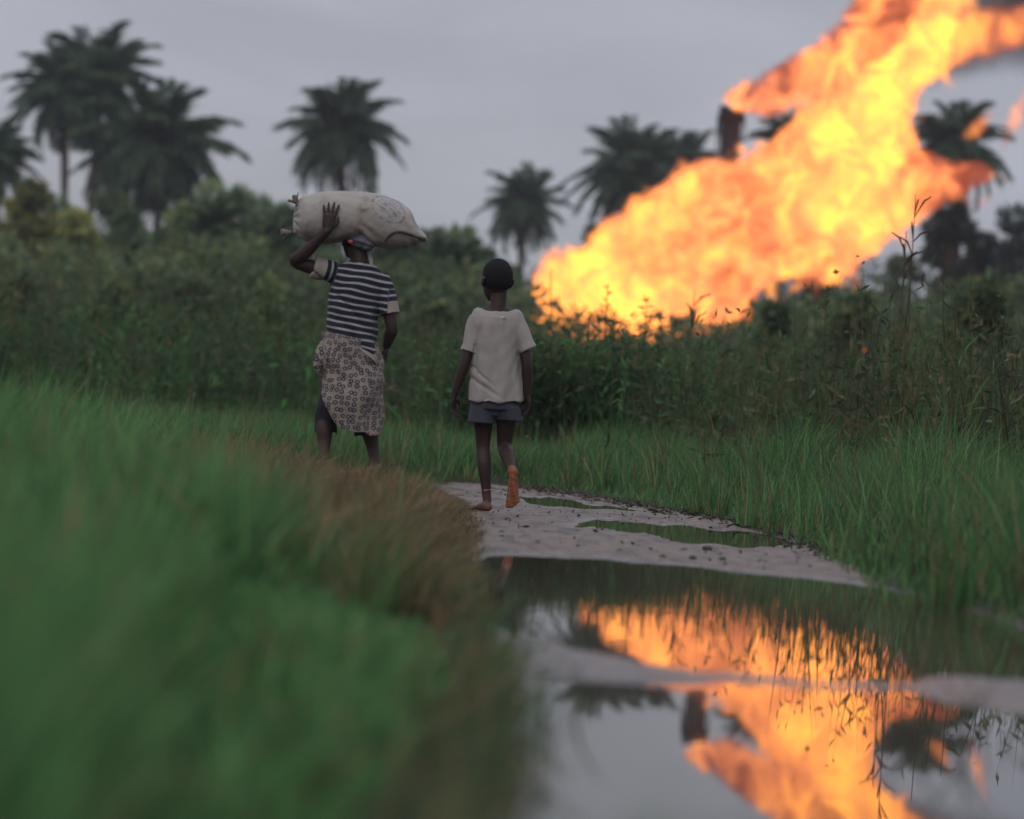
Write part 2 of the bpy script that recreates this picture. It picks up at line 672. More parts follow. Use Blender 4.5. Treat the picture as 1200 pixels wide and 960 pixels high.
# ------------------------------------------------------------------ flame
def flame_piece(name, S, E, upper, lower, Yd, mat_fn, parent, depth=0.75, amp=1.0, n=26, margin=1.0, **kw):
    """a body of burning gas between an upper and a lower edge (picture points at distance Yd), thick in depth"""
    Sw, Ew = P(*S, Yd), P(*E, Yd)
    Sw.y = Ew.y = Yd
    U = (Ew - Sw).length
    ang = math.atan2(Ew.z - Sw.z, Ew.x - Sw.x)
    ca, sa = math.cos(ang), math.sin(ang)

    def uv(p):
        w = P(*p, Yd)
        dx, dz = w.x - Sw.x, w.z - Sw.z
        return dx * ca + dz * sa, -dx * sa + dz * ca
    up = np.array(sorted(uv(p) for p in upper))
    lo = np.array(sorted(uv(p) for p in lower))
    us = np.linspace(0, U, n)
    vu = np.interp(us, up[:, 0], up[:, 1])
    vl = np.interp(us, lo[:, 0], lo[:, 1])
    c = (vu + vl) / 2
    w = np.maximum((vu - vl) / 2, 0.02)
    w[0] *= kw.pop('w0', .4)
    w[-1] *= kw.pop('w1', .4)
    tb = TB()
    rings = []
    k = 16
    an = np.linspace(0, 2 * np.pi, k, endpoint=False)
    for i in range(n):
        rv = w[i] + margin
        rd = w[i] * depth + margin * .8
        uu = us[i] + (-margin if i == 0 else margin if i == n - 1 else 0)
        rings.append(np.stack([np.full(k, uu), np.cos(an) * rd, c[i] + np.sin(an) * rv], 1))
    tb.loft(rings)
    me = tb.mesh(name)
    mat = mat_fn(name, U, c, w, depth, amp, **kw)
    o = link(name, me, mat, parent)
    o.location = Sw - (Vector(parent.location) if parent else Vector())
    o.rotation_euler = (0, -ang, 0)
    return o


def curve_node(k, x, vals, lo, hi):
    nd = k.n('ShaderNodeFloatCurve')
    cv = nd.mapping.curves[0]
    n = len(vals)
    v = (np.asarray(vals) - lo) / (hi - lo)
    cv.points[0].location = (0, v[0])
    cv.points[1].location = (1, v[-1])
    for i in range(1, n - 1):
        cv.points.new(i / (n - 1), float(v[i]))
    for p in cv.points:
        p.handle_type = 'AUTO_CLAMPED'
    nd.mapping.update()
    k.l(x, nd.inputs['Value'])
    return k.math('MULTIPLY_ADD', nd.outputs[0], hi - lo, lo)


def vol_field(k, U, c, w, depth, amp, seed, fscale):
    tc = k.n('ShaderNodeTexCoord')
    geo = k.n('ShaderNodeNewGeometry')
    wp = k.vec('ADD', geo.outputs['Position'], (seed * 17.3, seed * 5.1, 0))
    dn = k.noise(wp, fscale, 6, 0.74, 0.0, True)
    dv = k.vec('SCALE', k.vec('SUBTRACT', dn, (0.5, 0.5, 0.5)), scale=amp)
    p2 = k.vec('ADD', tc.outputs['Object'], dv)
    sep = k.n('ShaderNodeSeparateXYZ')
    k.l(p2, sep.inputs[0])
    un = k.math('DIVIDE', sep.outputs[0], U, clamp=True)
    cc = curve_node(k, un, c, min(c) - 1, max(c) + 1)
    ww = k.math('MAXIMUM', curve_node(k, un, w, 0, max(w) + .1), 0.03)
    a = k.math('DIVIDE', k.math('SUBTRACT', sep.outputs[2], cc), ww)
    b = k.math('DIVIDE', sep.outputs[1], k.math('MULTIPLY', ww, depth))
    q = k.math('SQRT', k.math('ADD', k.math('MULTIPLY', a, a), k.math('MULTIPLY', b, b)))
    ins = k.math('SUBTRACT', 1.0, q)
    return wp, ins, ww, un


def flame_mat(name, U, c, w, depth, amp, seed=1.0, fscale=0.30, heat=0.0, sig=2.4, core=1.0, edge=0.35):
    m, k = new_mat(name + '_fire')
    wp, ins, ww, un = vol_field(k, U, c, w, depth, amp, seed, fscale)
    f = k.math('MULTIPLY', ins, ww)
    dens = k.math('MULTIPLY', k.smooth(f, 0.0, edge), sig)
    n2 = k.noise(wp, 0.60, 5, 0.66, 0.8)
    n3 = k.noise(wp, 0.13, 2, 0.5)
    tear = k.smooth(k.math('ADD', n2, k.math('MULTIPLY', ins, .5)), .43, .52)
    dens = k.math('MULTIPLY', dens, tear)
    t = k.math('MULTIPLY_ADD', k.math('MINIMUM', ins, 0.6), 0.55 * core, 0.16 + heat)
    t = k.math('MULTIPLY_ADD', k.math('SUBTRACT', n2, 0.5), 3.3, t)
    t = k.math('MULTIPLY_ADD', k.math('SUBTRACT', n3, 0.5), 1.3, t)
    t = k.math('MULTIPLY_ADD', k.math('MINIMUM', f, 1.2), 0.22, t, clamp=True)
    colr = k.ramp(t, [(0.0, (0.40, 0.075, 0.035)), (0.14, (0.90, 0.20, 0.075)), (0.34, (1.40, 0.38, 0.135)), (0.62, (2.2, 0.66, 0.17)), (0.92, (3.2, 1.15, 0.17))])
    em = k.n('ShaderNodeEmission')
    k.l(colr, em.inputs[0])
    k.l(dens, em.inputs[1])
    ab = k.n('ShaderNodeVolumeAbsorption')
    ab.inputs[0].default_value = (0, 0, 0, 1)
    k.l(dens, ab.inputs[1])
    ad = k.n('ShaderNodeAddShader')
    k.l(em.outputs[0], ad.inputs[0])
    k.l(ab.outputs[0], ad.inputs[1])
    finish(k, None, ad.outputs[0])
    m.cycles.homogeneous_volume = False
    m.cycles.volume_step_rate = 0.18
    return m


def smoke_mat(name, U, c, w, depth, amp, seed=1.0, fscale=0.22, sig=0.5):
    m, k = new_mat(name + '_soot')
    wp, ins, ww, un = vol_field(k, U, c, w, depth, amp, seed, fscale)
    dens = k.math('MULTIPLY', k.smooth(ins, 0.0, 0.8), sig)
    v = k.n('ShaderNodeVolumePrincipled')
    v.inputs['Color'].default_value = (0.10, 0.085, 0.095, 1)
    k.l(dens, v.inputs['Density'])
    finish(k, None, v.outputs[0])
    m.cycles.volume_step_rate = 0.4
    return m


FD = 180.0


def build_fire():
    root = empty('gas_flame', P(700, 420, FD))
    tag(root, 'huge yellow and orange gas flame roaring above the tall weeds', 'flame')
    flame_piece('main_flame', (592, 385), (1190, -95),
                [(592, 372), (612, 345), (650, 303), (690, 285), (710, 262), (745, 245), (785, 205), (850, 184), (880, 178), (905, 160), (935, 128), (960, 92), (985, 60), (1012, 15), (1045, -30), (1085, -100)],
                [(592, 398), (640, 405), (700, 412), (790, 408), (845, 398), (885, 345), (930, 315), (975, 342), (1040, 288), (1085, 245), (1098, 205), (1066, 150), (1066, 118), (1122, 78), (1124, 40), (1140, 0), (1200, -70)],
                FD, flame_mat, root, depth=.7, amp=3.9, n=32, margin=1.2, heat=0.17, seed=1.0, fscale=.46)
    flame_piece('side_flame', (840, 118), (1075, -45),
                [(840, 110), (868, 94), (905, 76), (935, 56), (975, 28), (1005, -10), (1040, -50)],
                [(845, 124), (870, 136), (905, 142), (950, 126), (1000, 100), (1060, 50), (1085, 0)],
                FD - 2.5, flame_mat, root, depth=.8, amp=1.5, n=18, margin=.6, seed=3.0, fscale=.5, heat=-0.18, edge=.5)
    flame_piece('flame_tongue', (1050, 190), (1168, 208),
                [(1050, 150), (1100, 182), (1130, 184), (1150, 186), (1168, 196)],
                [(1050, 280), (1100, 244), (1135, 228), (1150, 222), (1168, 214)],
                FD - 1, flame_mat, root, depth=.8, amp=1.3, n=12, margin=.6, seed=5.0, fscale=.6, heat=-0.02)
    flame_piece('flame_tongue', (1075, 70), (1240, 15),
                [(1075, 30), (1110, 10), (1150, 4), (1195, -6), (1240, -10)],
                [(1075, 108), (1110, 92), (1150, 74), (1195, 64), (1240, 45)],
                FD + 3, flame_mat, root, depth=.8, amp=2.2, n=14, margin=.8, seed=6.0, fscale=.5, heat=-0.32, edge=.8, sig=.8)
    flame_piece('flame_tongue', (838, 392), (900, 305),
                [(838, 380), (850, 365), (870, 335), (890, 305)],
                [(846, 396), (868, 382), (890, 355), (915, 318)],
                FD - 3, flame_mat, root, depth=.8, amp=1.0, n=10, margin=.5, seed=8.0, fscale=.7, heat=-0.22, edge=.5)
    flame_piece('flame_tongue', (925, 345), (975, 300),
                [(925, 335), (940, 315), (965, 290)], [(932, 350), (955, 335), (985, 312)],
                FD - 3, flame_mat, root, depth=.8, amp=.8, n=8, margin=.4, seed=9.0, fscale=.8, heat=-0.15)
    for i, (a, b, r) in enumerate([((1126, 166), (1170, 128), 15), ((1172, 182), (1208, 92), 15), ((1142, 250), (1164, 220), 10)]):
        d = Vector((b[0] - a[0], b[1] - a[1])).normalized()
        nx, ny = d.y * r, -d.x * r
        mid = ((a[0] + b[0]) / 2, (a[1] + b[1]) / 2)
        flame_piece('flame_fleck', a, b, [(a[0] + nx * .4, a[1] + ny * .4), (mid[0] + nx, mid[1] + ny), (b[0] + nx * .3, b[1] + ny * .3)],
                    [(a[0] - nx * .4, a[1] - ny * .4), (mid[0] - nx, mid[1] - ny), (b[0] - nx * .3, b[1] - ny * .3)],
                    FD + 4, flame_mat, root, depth=.9, amp=.9, n=8, margin=.45, seed=11.0 + i, fscale=.9, heat=-0.2, edge=.5, sig=1.2)
    rl = random.Random(5)
    # short licks along both edges
    for i, (x, y, dx, dy, ln, wd) in enumerate([(628, 318, -.2, -1, 26, 9), (668, 292, -.6, -.8, 30, 10), (708, 262, -.3, -1, 28, 10), (762, 228, -.4, -.9, 30, 12), (800, 192, -.5, -.8, 26, 11), (868, 172, -.7, -.7, 26, 10),
                                                (948, 92, -.8, -.6, 30, 12), (985, 42, -.7, -.7, 34, 12), (1128, 232, .6, .8, 28, 9), (1062, 282, .3, .95, 30, 10), (1002, 336, -.1, 1, 30, 10),
                                                (958, 340, -.2, 1, 24, 9), (905, 345, .2, 1, 34, 11), (878, 372, -.2, 1, 28, 9), (1108, 92, .8, .6, 30, 11), (1072, 128, .6, .8, 26, 9)]):
        q = math.hypot(dx, dy)
        dx, dy = dx / q, dy / q
        ln = ln * .65 if i < 6 else ln
        a, b_ = (x - dx * ln * .5, y - dy * ln * .5), (x + dx * ln * .8, y + dy * ln * .8)
        nx, ny = dy, -dx
        flame_piece('flame_lick', a, b_, [(a[0] + nx * wd, a[1] + ny * wd), (x + nx * wd * .9, y + ny * wd * .9), (b_[0] + nx * 2, b_[1] + ny * 2)],
                    [(a[0] - nx * wd, a[1] - ny * wd), (x - nx * wd * .9, y - ny * wd * .9), (b_[0] - nx * 2, b_[1] - ny * 2)],
                    FD - 2, flame_mat, root, depth=.9, amp=1.1, n=8, margin=.4, seed=31.0 + i, fscale=.8, heat=rl.uniform(-.22, -.02), edge=.4, sig=1.4)
    sm = flame_piece('smoke', (1060, 60), (1330, -10),
                     [(1060, 10), (1120, -30), (1200, -60), (1330, -100)], [(1060, 110), (1120, 105), (1200, 100), (1330, 80)],
                     FD + 8, smoke_mat, None, depth=.8, amp=3.0, n=14, margin=1.2, seed=21.0, sig=.9)
    tag(sm, 'dark sooty smoke blowing off the flame tip', 'smoke', kind='stuff')
    sm2 = flame_piece('smoke', (990, 25), (1045, -60),
                      [(990, 10), (1000, -30), (1020, -70)], [(990, 25), (1030, 10), (1080, -40)],
                      FD + 8, smoke_mat, None, depth=.8, amp=1.5, n=10, margin=.8, seed=23.0, sig=1.4, fscale=.4)
    tag(sm2, 'small puff of dark smoke above the upper edge of the flame', 'smoke', kind='stuff')


build_fire()


def build_stack():
    Yd = FD + 3
    top = P(858, 127, Yd)
    z0 = float(gz(top.x, Yd)[0])
    root = empty('flare_stack', (top.x, Yd, z0))
    tag(root, 'dark rusty flare stack standing behind the flame', 'chimney')
    H = top.z - z0
    r = 0.50
    t = TB()
    zs = [0, .5, .5, H * .3, H * .3, H * .3 + .25, H * .3 + .25, H * .62, H * .62, H * .62 + .25, H * .62 + .25, H - .7]
    rs = [r * 1.5, r * 1.5, r, r, r * 1.22, r * 1.22, r, r, r * 1.22, r * 1.22, r, r]
    an = np.linspace(0, 2 * np.pi, 28, endpoint=False)
    t.loft([np.stack([np.cos(an) * q, np.sin(an) * q, np.full(28, z)], 1) for z, q in zip(zs, rs)])
    link('pipe', t.mesh('pipe', False), M_RUST, root)
    t = TB()
    rings = []
    for z, q in ((H - .7, r * 1.02), (H - .62, r * 1.2), (H - .12, r * 1.18)):
        rings.append(np.stack([np.cos(an) * q, np.sin(an) * q, np.full(28, z)], 1))
    jag = H + R.uniform(-.14, .12, 28)
    rings.append(np.stack([np.cos(an) * r * 1.22, np.sin(an) * r * 1.22, jag], 1))
    rings.append(np.stack([np.cos(an) * r * .95, np.sin(an) * r * .95, jag - .02], 1))
    rings.append(np.stack([np.cos(an) * r * .9, np.sin(an) * r * .9, np.full(28, H - .6)], 1))
    t.loft(rings)
    link('burner_tip', t.mesh('burner_tip', False), M_RUST, root)
    for x0, ln in ((-.62, 1.9), (-.55, 1.1), (.6, 1.2)):
        t = TB()
        t.tube([(x0 * .7, -.1, H - .35), (x0, -.1, H - .3), (x0 * 1.05, -.12, H - .3 - ln * .5), (x0 * .96, -.1, H - .3 - ln)], [.05, .06, .05, .03], 6)
        link('hanging_cable', t.mesh('hanging_cable'), M_RUST, root)


build_stack()

# ------------------------------------------------------------------ palms and trees
GREENS = [(0.062, 0.105, 0.058), (0.048, 0.085, 0.050), (0.085, 0.130, 0.062), (0.115, 0.145, 0.066)]


def frond_mesh(name, droop, seed):
    r = np.random.default_rng(seed)
    n = 30
    t = np.linspace(0, 1, n)
    x = t * (1 - .22 * droop * t)
    z = 0.10 * np.sin(t * 2.6) - droop * 0.55 * t ** 2.2
    pts = np.stack([x, .03 * np.sin(t * 4 + seed), z], 1)
    parts = []
    tb = TB()
    tb.tube(pts[::5], [.022, .018, .013, .009, .005, .003][:len(pts[::5])], 5, ref=(0, 1, 0))
    rc = np.tile((0.10, 0.105, 0.05), (len(tb.v), 1))
    parts.append((np.array(tb.v), np.array(tb.q), np.array(tb.t), rc))
    P_, D_, L_, C_ = [], [], [], []
    for i in range(3, n):
        tg = pts[i] - pts[i - 1]
        tg /= np.linalg.norm(tg)
        for s in (-1, 1):
            for j in range(2):
                p = pts[i] - tg * j * .02
                sp = r.uniform(.55, 1.0)
                d = tg * r.uniform(.35, .8) + np.array((0, s, 0)) * sp + np.array((0, 0, r.uniform(-1.0, .10) - .35 * droop))
                P_.append(p)
                D_.append(d)
                L_.append(.34 * math.sin(min(1, .2 + t[i] * .95) * 2.55) * r.uniform(.75, 1.1) + .05)
    N = len(P_)
    c = np.array(GREENS)[r.integers(0, 3, N)] * r.uniform(.75, 1.25, (N, 1))
    parts.append(leaves(np.array(P_), np.array(D_), np.array(L_), np.full(N, .040), c))
    V, Q, T, C = merge(parts)
    me = np_mesh(name, V, Q, T, C)
    me.materials.append(M_LEAF)
    return me


FRONDS = [frond_mesh('frond', d, 40 + i) for i, d in enumerate((0.45, 0.85, 1.2, 1.5))]
DEAD = []


def dead_frond():
    me = FRONDS[3].copy()
    m = m_plain('dry_frond', (0.11, 0.085, 0.06), .9, .1, .3, 2.0)
    me.materials.clear()
    me.materials.append(m)
    return me


DEADF = dead_frond()


def trunk_mesh(name, pts, rads, k=10, seed=0):
    tb = TB()
    r = np.random.default_rng(seed)
    P0 = np.array(pts, float)
    n = 22
    tt = np.linspace(0, 1, n)
    s = np.linspace(0, 1, len(P0))
    pp = np.stack([np.interp(tt, s, P0[:, i]) for i in range(3)], 1)
    rr = np.interp(tt, s, rads) * r.uniform(.88, 1.12, n)
    tb.tube(list(pp), list(rr), k)
    return tb.mesh(name)


def palm(px, py, rpx, Y, bx, label, nf=38, group='oil palms beyond the field', upright=0.0, dead=4, seed=1):
    rr = random.Random(seed)
    sx = FPX / Y
    c = P(px, py, Y)
    b = P(bx, 455 + .06 * (bx - 400), Y)
    z0 = float(gz(b.x, Y)[0])
    root = empty('oil_palm', (b.x, Y, z0))
    tag(root, label, 'palm tree', group)
    top = Vector((c.x - b.x, 0, c.z - z0))
    mid = top * .5 + Vector((rr.uniform(-.25, .25), 0, 0))
    link('trunk', trunk_mesh('trunk', [(0, 0, -.2), mid, top], [.30, .2, .24], 10, seed), M_BARK, root)
    L = rpx / sx * .93
    az = rr.uniform(0, 6)
    for i in range(nf):
        t = (i + .5) / nf
        az += 2.39996 + rr.uniform(-.25, .25)
        el = math.radians(86 - 112 * t ** 0.9 + rr.uniform(-9, 9) + upright * 20)
        me = FRONDS[min(3, int(t * 3.2 + rr.uniform(0, .9)))]
        o = link('frond', me, None, root, top + Vector((0, 0, .25 * (1 - t))))
        o.rotation_euler = (rr.uniform(-.3, .3), -el, az)
        s = L * rr.uniform(.9, 1.18) * (0.92 + .25 * math.sin(math.pi * min(1, t + .15)))
        o.scale = (s, s * rr.uniform(.9, 1.15), s)
    for i in range(dead):
        o = link('dead_frond', DEADF, None, root, top - Vector((0, 0, .2)))
        o.rotation_euler = (0, math.radians(rr.uniform(38, 62)), rr.uniform(0, 6.28))
        s = L * rr.uniform(.6, .85)
        o.scale = (s, s * .8, s)
    return root


palm(76, 118, 70, 215, 66, 'tall slender oil palm with leaning trunk, front of the tallest pair', seed=2)
palm(116, 100, 72, 220, 99, 'tallest oil palm of all, crown touching its leaning neighbour', seed=3)
palm(188, 182, 86, 205, 182, 'broad shaggy oil palm just right of the tallest pair', nf=46, dead=8, seed=4)
palm(150, 190, 70, 225, 143, 'oil palm half hidden behind the broad shaggy palm', nf=32, seed=5)
palm(-8, 195, 58, 200, -6, 'oil palm cut off by the left edge with drooping fronds', nf=36, seed=6)
palm(401, 163, 72, 230, 402, 'lone oil palm rising directly behind the carried sack', nf=42, seed=7)
palm(614, 248, 52, 245, 606, 'smaller oil palm above the child, beside the left end of the flame', nf=38, seed=8)
palm(738, 213, 68, 240, 733, 'dense oil palm directly above the low part of the flame', nf=46, dead=6, seed=9)
palm(800, 204, 50, 262, 800, 'paler oil palm tucked between the dense palm and the flare stack', nf=34, seed=10)
palm(922, 172, 44, 235, 908, 'oil palm between the flare stack and the flame, mostly hidden', nf=36, seed=11)
palm(1118, 178, 66, 228, 1125, 'oil palm behind the right tip of the flame', nf=40, seed=12)
palm(522, 338, 55, 120, 520, 'low trunkless palm bush left of the child', nf=34, group='young palms in the bushes', upright=.4, dead=0, seed=13)
palm(250, 282, 44, 130, 250, 'low pale palm bush below the broad shaggy palm', nf=24, group='young palms in the bushes', upright=.5, dead=1, seed=14)
palm(455, 318, 40, 125, 455, 'young palm behind the striped shirt', nf=24, group='young palms in the bushes', upright=.4, dead=0, seed=16)


def foliage(cl, n, L, cols, wts, spread=0.55, jit=.2):
    """leaf clumps: cl = list of (centre, radius)"""
    P_, D_ = [], []
    tot = sum(r ** 2 for _, r in cl)
    T_ = []
    for c, r in cl:
        k = max(6, int(n * r * r / tot))
        d = norm(R.normal(size=(k, 3)))
        rad = r * R.uniform(.25, 1.0, k) ** .6
        T_.append(np.full(k, R.uniform(.5, 1.45)))
        P_.append(np.array(c) + d * rad[:, None] * np.array((1, 1, .8)))
        D_.append(d + R.normal(size=(k, 3)) * .7 + np.array((0, 0, -.25)))
    p = np.concatenate(P_)
    d = np.concatenate(D_)
    N = len(p)
    return leaves(p, d, L * R.uniform(.6, 1.3, N), L * .5 * R.uniform(.7, 1.2, N), pal(N, cols, wts, jit) * np.concatenate(T_)[:, None])


def tree(name, px, ptop, Y, rpx, label, cat='tree', group='bushy trees beyond the field', n=5200, L=.42, cols=GREENS, wts=(3, 3, 2, 1), seed=1, low=0.12, gaps=1.0, ncl=24, hfac=1.0):
    rr = random.Random(seed)
    sx = FPX / Y
    x = P(px, 400, Y).x
    z0 = float(gz(x, Y)[0])
    H = P(px, ptop, Y).z - z0
    root = empty(name, (x, Y, z0))
    tag(root, label, cat, group)
    rad = rpx / sx
    cl, limbs = [], TB()
    limbs.tube([(0, 0, -.2), (rad * .06, 0, H * .3), (-rad * .05, 0, H * .62)], [H * .035, H * .026, H * .012], 8)
    for i in range(ncl):
        a = i * 2.4 + rr.uniform(-.5, .5)
        t = rr.uniform(low, 1)
        prof = math.sin(math.pi * min(1, .22 + .72 * t)) ** .7
        q = rad * prof * rr.uniform(.35, .95)
        c = (math.cos(a) * q, math.sin(a) * q, H * t * .88)
        cr = rad * rr.uniform(.16, .36) * gaps
        cl.append((c, cr))
        limbs.tube([(0, 0, max(.1, c[2] - H * .25)), (c[0] * .6, c[1] * .6, c[2] - H * .06), c], [H * .014, H * .009, H * .004], 5)
    cl.append(((0, 0, H - rad * .25), rad * .3))
    link('trunk', limbs.mesh('trunk'), M_BARK, root)
    V, Q, T, C = foliage(cl, n, L, cols, wts)
    link('crown', np_mesh('crown', V, Q, T, C), M_LEAF, root)


YEL = [(0.26, 0.275, 0.10), (0.19, 0.23, 0.10), (0.36, 0.32, 0.09)]
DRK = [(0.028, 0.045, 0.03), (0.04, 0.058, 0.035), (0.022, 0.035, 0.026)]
MID = [(0.135, 0.195, 0.10), (0.165, 0.22, 0.11), (0.10, 0.155, 0.09)]
tree('bush', 28, 214, 133, 55, 'yellow green bush under the palm at the left edge', 'bush', cols=YEL, wts=(3, 2, 2), seed=21)
tree('bush', 82, 250, 128, 48, 'yellowish bush at the foot of the two tallest palms', 'bush', cols=YEL, wts=(2, 3, 1), seed=22)
tree('bush', 140, 250, 138, 48, 'mid green bush below the tallest pair of palms', 'bush', cols=MID, wts=(2, 3, 1), seed=23)
tree('bush', 205, 244, 136, 50, 'olive bush at the foot of the broad shaggy palm', 'bush', cols=YEL + MID, wts=(2, 2, 1, 2, 2, 1), seed=24)
tree('bush', 268, 222, 143, 52, 'bush with the highest crown between the palms and the sack', 'bush', cols=MID, wts=(2, 3, 1), seed=25)
tree('bush', 325, 244, 138, 55, 'dark bush below the rear end of the sack', 'bush', cols=DRK + MID, wts=(1, 1, 1, 2, 2, 1), seed=26)
tree('bush', 370, 267, 143, 48, 'green bush behind the raised arm', 'bush', cols=MID, wts=(2, 2, 1), seed=27)
tree('bush', 470, 272, 148, 48, 'bush behind the hanging arm of the load carrier', 'bush', cols=MID, wts=(2, 2, 1), seed=28)
tree('bush', 535, 267, 153, 55, 'rounded bush behind the palm bush left of the child', 'bush', cols=MID, wts=(2, 3, 1), seed=29)
tree('bush', 588, 312, 153, 40, 'low bush behind the neck of the child', 'bush', cols=MID, wts=(2, 2, 1), seed=30)
tree('shade_tree', 690, 262, 215, 46, 'green bushy tree below the dense palm', cols=MID, wts=(1, 2, 2), seed=31)
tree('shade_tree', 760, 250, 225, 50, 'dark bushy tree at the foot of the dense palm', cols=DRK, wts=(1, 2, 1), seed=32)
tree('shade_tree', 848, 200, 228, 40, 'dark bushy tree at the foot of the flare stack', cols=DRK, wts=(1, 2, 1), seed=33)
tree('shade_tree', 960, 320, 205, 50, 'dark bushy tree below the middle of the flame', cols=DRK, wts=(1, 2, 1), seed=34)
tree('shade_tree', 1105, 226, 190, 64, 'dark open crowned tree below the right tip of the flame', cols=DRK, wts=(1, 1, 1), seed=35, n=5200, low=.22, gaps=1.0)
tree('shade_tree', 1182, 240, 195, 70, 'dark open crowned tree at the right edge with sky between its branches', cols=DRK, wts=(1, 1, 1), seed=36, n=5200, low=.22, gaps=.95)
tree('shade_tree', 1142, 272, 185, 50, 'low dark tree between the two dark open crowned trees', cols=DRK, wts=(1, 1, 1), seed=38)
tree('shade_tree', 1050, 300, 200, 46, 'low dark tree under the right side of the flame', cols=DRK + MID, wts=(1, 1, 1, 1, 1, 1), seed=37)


tree('shade_tree', 58, 232, 165, 60, 'hazy green tree between the trunks of the two tallest palms and the left edge', cols=MID, wts=(2, 3, 1), seed=41)
tree('shade_tree', 122, 224, 170, 58, 'hazy tree seen between the trunk of the tallest palm and the broad shaggy palm', cols=MID + YEL[:1], wts=(2, 3, 1, 2), seed=42)
tree('shade_tree', 236, 212, 175, 58, 'tall hazy tree right of the broad shaggy palm trunk', cols=MID + YEL[:1], wts=(2, 3, 1, 2), seed=43)
tree('shade_tree', 298, 232, 165, 60, 'rounded hazy tree rising left of the rear end of the sack', cols=MID, wts=(2, 3, 1), seed=44)
tree('shade_tree', 350, 262, 170, 56, 'hazy tree below the elbow of the load carrier', cols=MID, wts=(2, 3, 1), seed=45)
tree('shade_tree', 505, 268, 165, 64, 'hazy rounded tree in the gap between the two walkers', cols=MID, wts=(2, 3, 1), seed=46)


OLIVE = [(0.095, 0.130, 0.06), (0.125, 0.155, 0.066), (0.07, 0.105, 0.058), (0.155, 0.165, 0.066)]


def scrub(name, label, n, Yr, hpx, cols, wts, seed, xr=None, L=.28):
    """continuous mass of low bushes"""
    rr = np.random.default_rng(seed)
    cl = []
    for i in range(n):
        Y = rr.uniform(*Yr)
        px = rr.uniform(*(xr or (-60, 1260)))
        top = hpx(px) - 18 + 105 * rr.uniform() ** 1.6
        c = P(px, top, Y)
        z0 = .1
        r = rr.uniform(.5, 1.0) * Y / 105
        z = c.z - r * .6
        cl.append(((c.x, Y, z), r))
        while z > z0 + r * .6:
            z -= r * 1.1
            cl.append(((c.x + rr.normal() * r * .4, Y, max(z, z0 + .2)), r * 1.1))
    V, Q, T, C = foliage(cl, len(cl) * 55, L, cols, wts)
    o = link(name, np_mesh(name, V, Q, T, C), M_LEAF)
    tag(o, label, 'scrub', kind='stuff')


scrub('scrub', 'mass of mixed green scrub behind the field of weeds', 420, (82, 110),
      lambda x: np.interp(x, [0, 100, 200, 290, 340, 450, 520, 565, 620, 700, 860, 960, 1040, 1200], [292, 305, 300, 296, 312, 326, 320, 326, 356, 386, 390, 362, 352, 340]), OLIVE + MID[:1], (3, 3, 3, 1.2, .8), 51)
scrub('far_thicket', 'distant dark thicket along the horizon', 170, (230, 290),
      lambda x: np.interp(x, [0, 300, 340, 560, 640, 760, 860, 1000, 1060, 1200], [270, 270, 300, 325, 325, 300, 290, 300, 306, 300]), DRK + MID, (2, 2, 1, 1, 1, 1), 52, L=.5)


# ------------------------------------------------------------------ grass
def scatter(n, xr, yr, keep):
    x = R.uniform(*xr, n)
    y = R.uniform(*yr, n)
    z, mud, wa = ground_fields(x, y)
    k = keep(x, y, mud, wa) > R.uniform(0, 1, n)
    return np.stack([x[k], y[k], z[k] - .01], 1), mud[k]


def grass_obj(name, label, parts, cat='grass'):
    V, Q, T, C = merge(parts)
    o = link(name, np_mesh(name, V, Q, T, C), M_GRASS)
    tag(o, label, cat, kind='stuff')
    return o


G_FRESH = [(0.075, 0.185, 0.062), (0.10, 0.22, 0.070), (0.06, 0.15, 0.055), (0.14, 0.235, 0.09)]
G_DRY = [(0.23, 0.155, 0.08), (0.16, 0.105, 0.058), (0.32, 0.235, 0.13), (0.11, 0.115, 0.05)]
G_DARK = [(0.07, 0.11, 0.05), (0.09, 0.125, 0.055), (0.05, 0.085, 0.042), (0.12, 0.105, 0.055)]


def in_view(x, y, m=0.06):
    return np.abs(x) < (0.1333 + m * .5) * y + m * 3


def patch(x, y, s=1.7, seed=9):
    return .5 + .5 * wob(np.stack([x, y, 0 * x], 1), s, seed)


# the left bank falls away towards the track: highest blade tips by bearing
PROFILE = ([-100, 0, 120, 250, 295, 325, 350, 400, 450, 500, 560, 600, 650], [430, 439, 458, 489, 530, 610, 665, 698, 722, 742, 765, 820, 900])
PROFILE_DRY = ([250, 300, 350, 400, 450, 500, 540, 560, 600], [505, 508, 524, 545, 540, 552, 585, 640, 700])


def under_profile(b, h, prof):
    px = 600 + FPX * b[:, 0] / b[:, 1]
    near = .40 + .35 * sstep(8.0, 13.0, b[:, 1]) - b[:, 2]
    cap = CAM_H - (np.interp(px, *prof) - (469 + .06 * (px - 600))) / FPX * b[:, 1] - b[:, 2]
    return np.minimum(h, np.maximum(np.minimum(cap, near), .04) * np.where(R.uniform(0, 1, len(h)) < .12, R.uniform(1.0, 1.4, len(h)), R.uniform(.5, 1.08, len(h))))


# left bank, fresh green
def keep_left(x, y, mud, wa):
    d = -mud
    gap = np.exp(-((x + .058 * y + .09) / .13) ** 2) * ((y > 3.5) & (y < 9.0))
    dry = sstep(9.6, 12.0, y) * sstep(-2.2, -1.3, x)
    return ((x < .3) & (d > 0.0)) * (1 - .82 * gap) * (1 - .96 * dry) * np.where(y > 10, .55, 1) * (0.25 + .75 * sstep(.1, .4, d)) * (d > np.interp(y, [5, 7, 12, 14], [.20, .16, .11, .02])) * in_view(x, y)


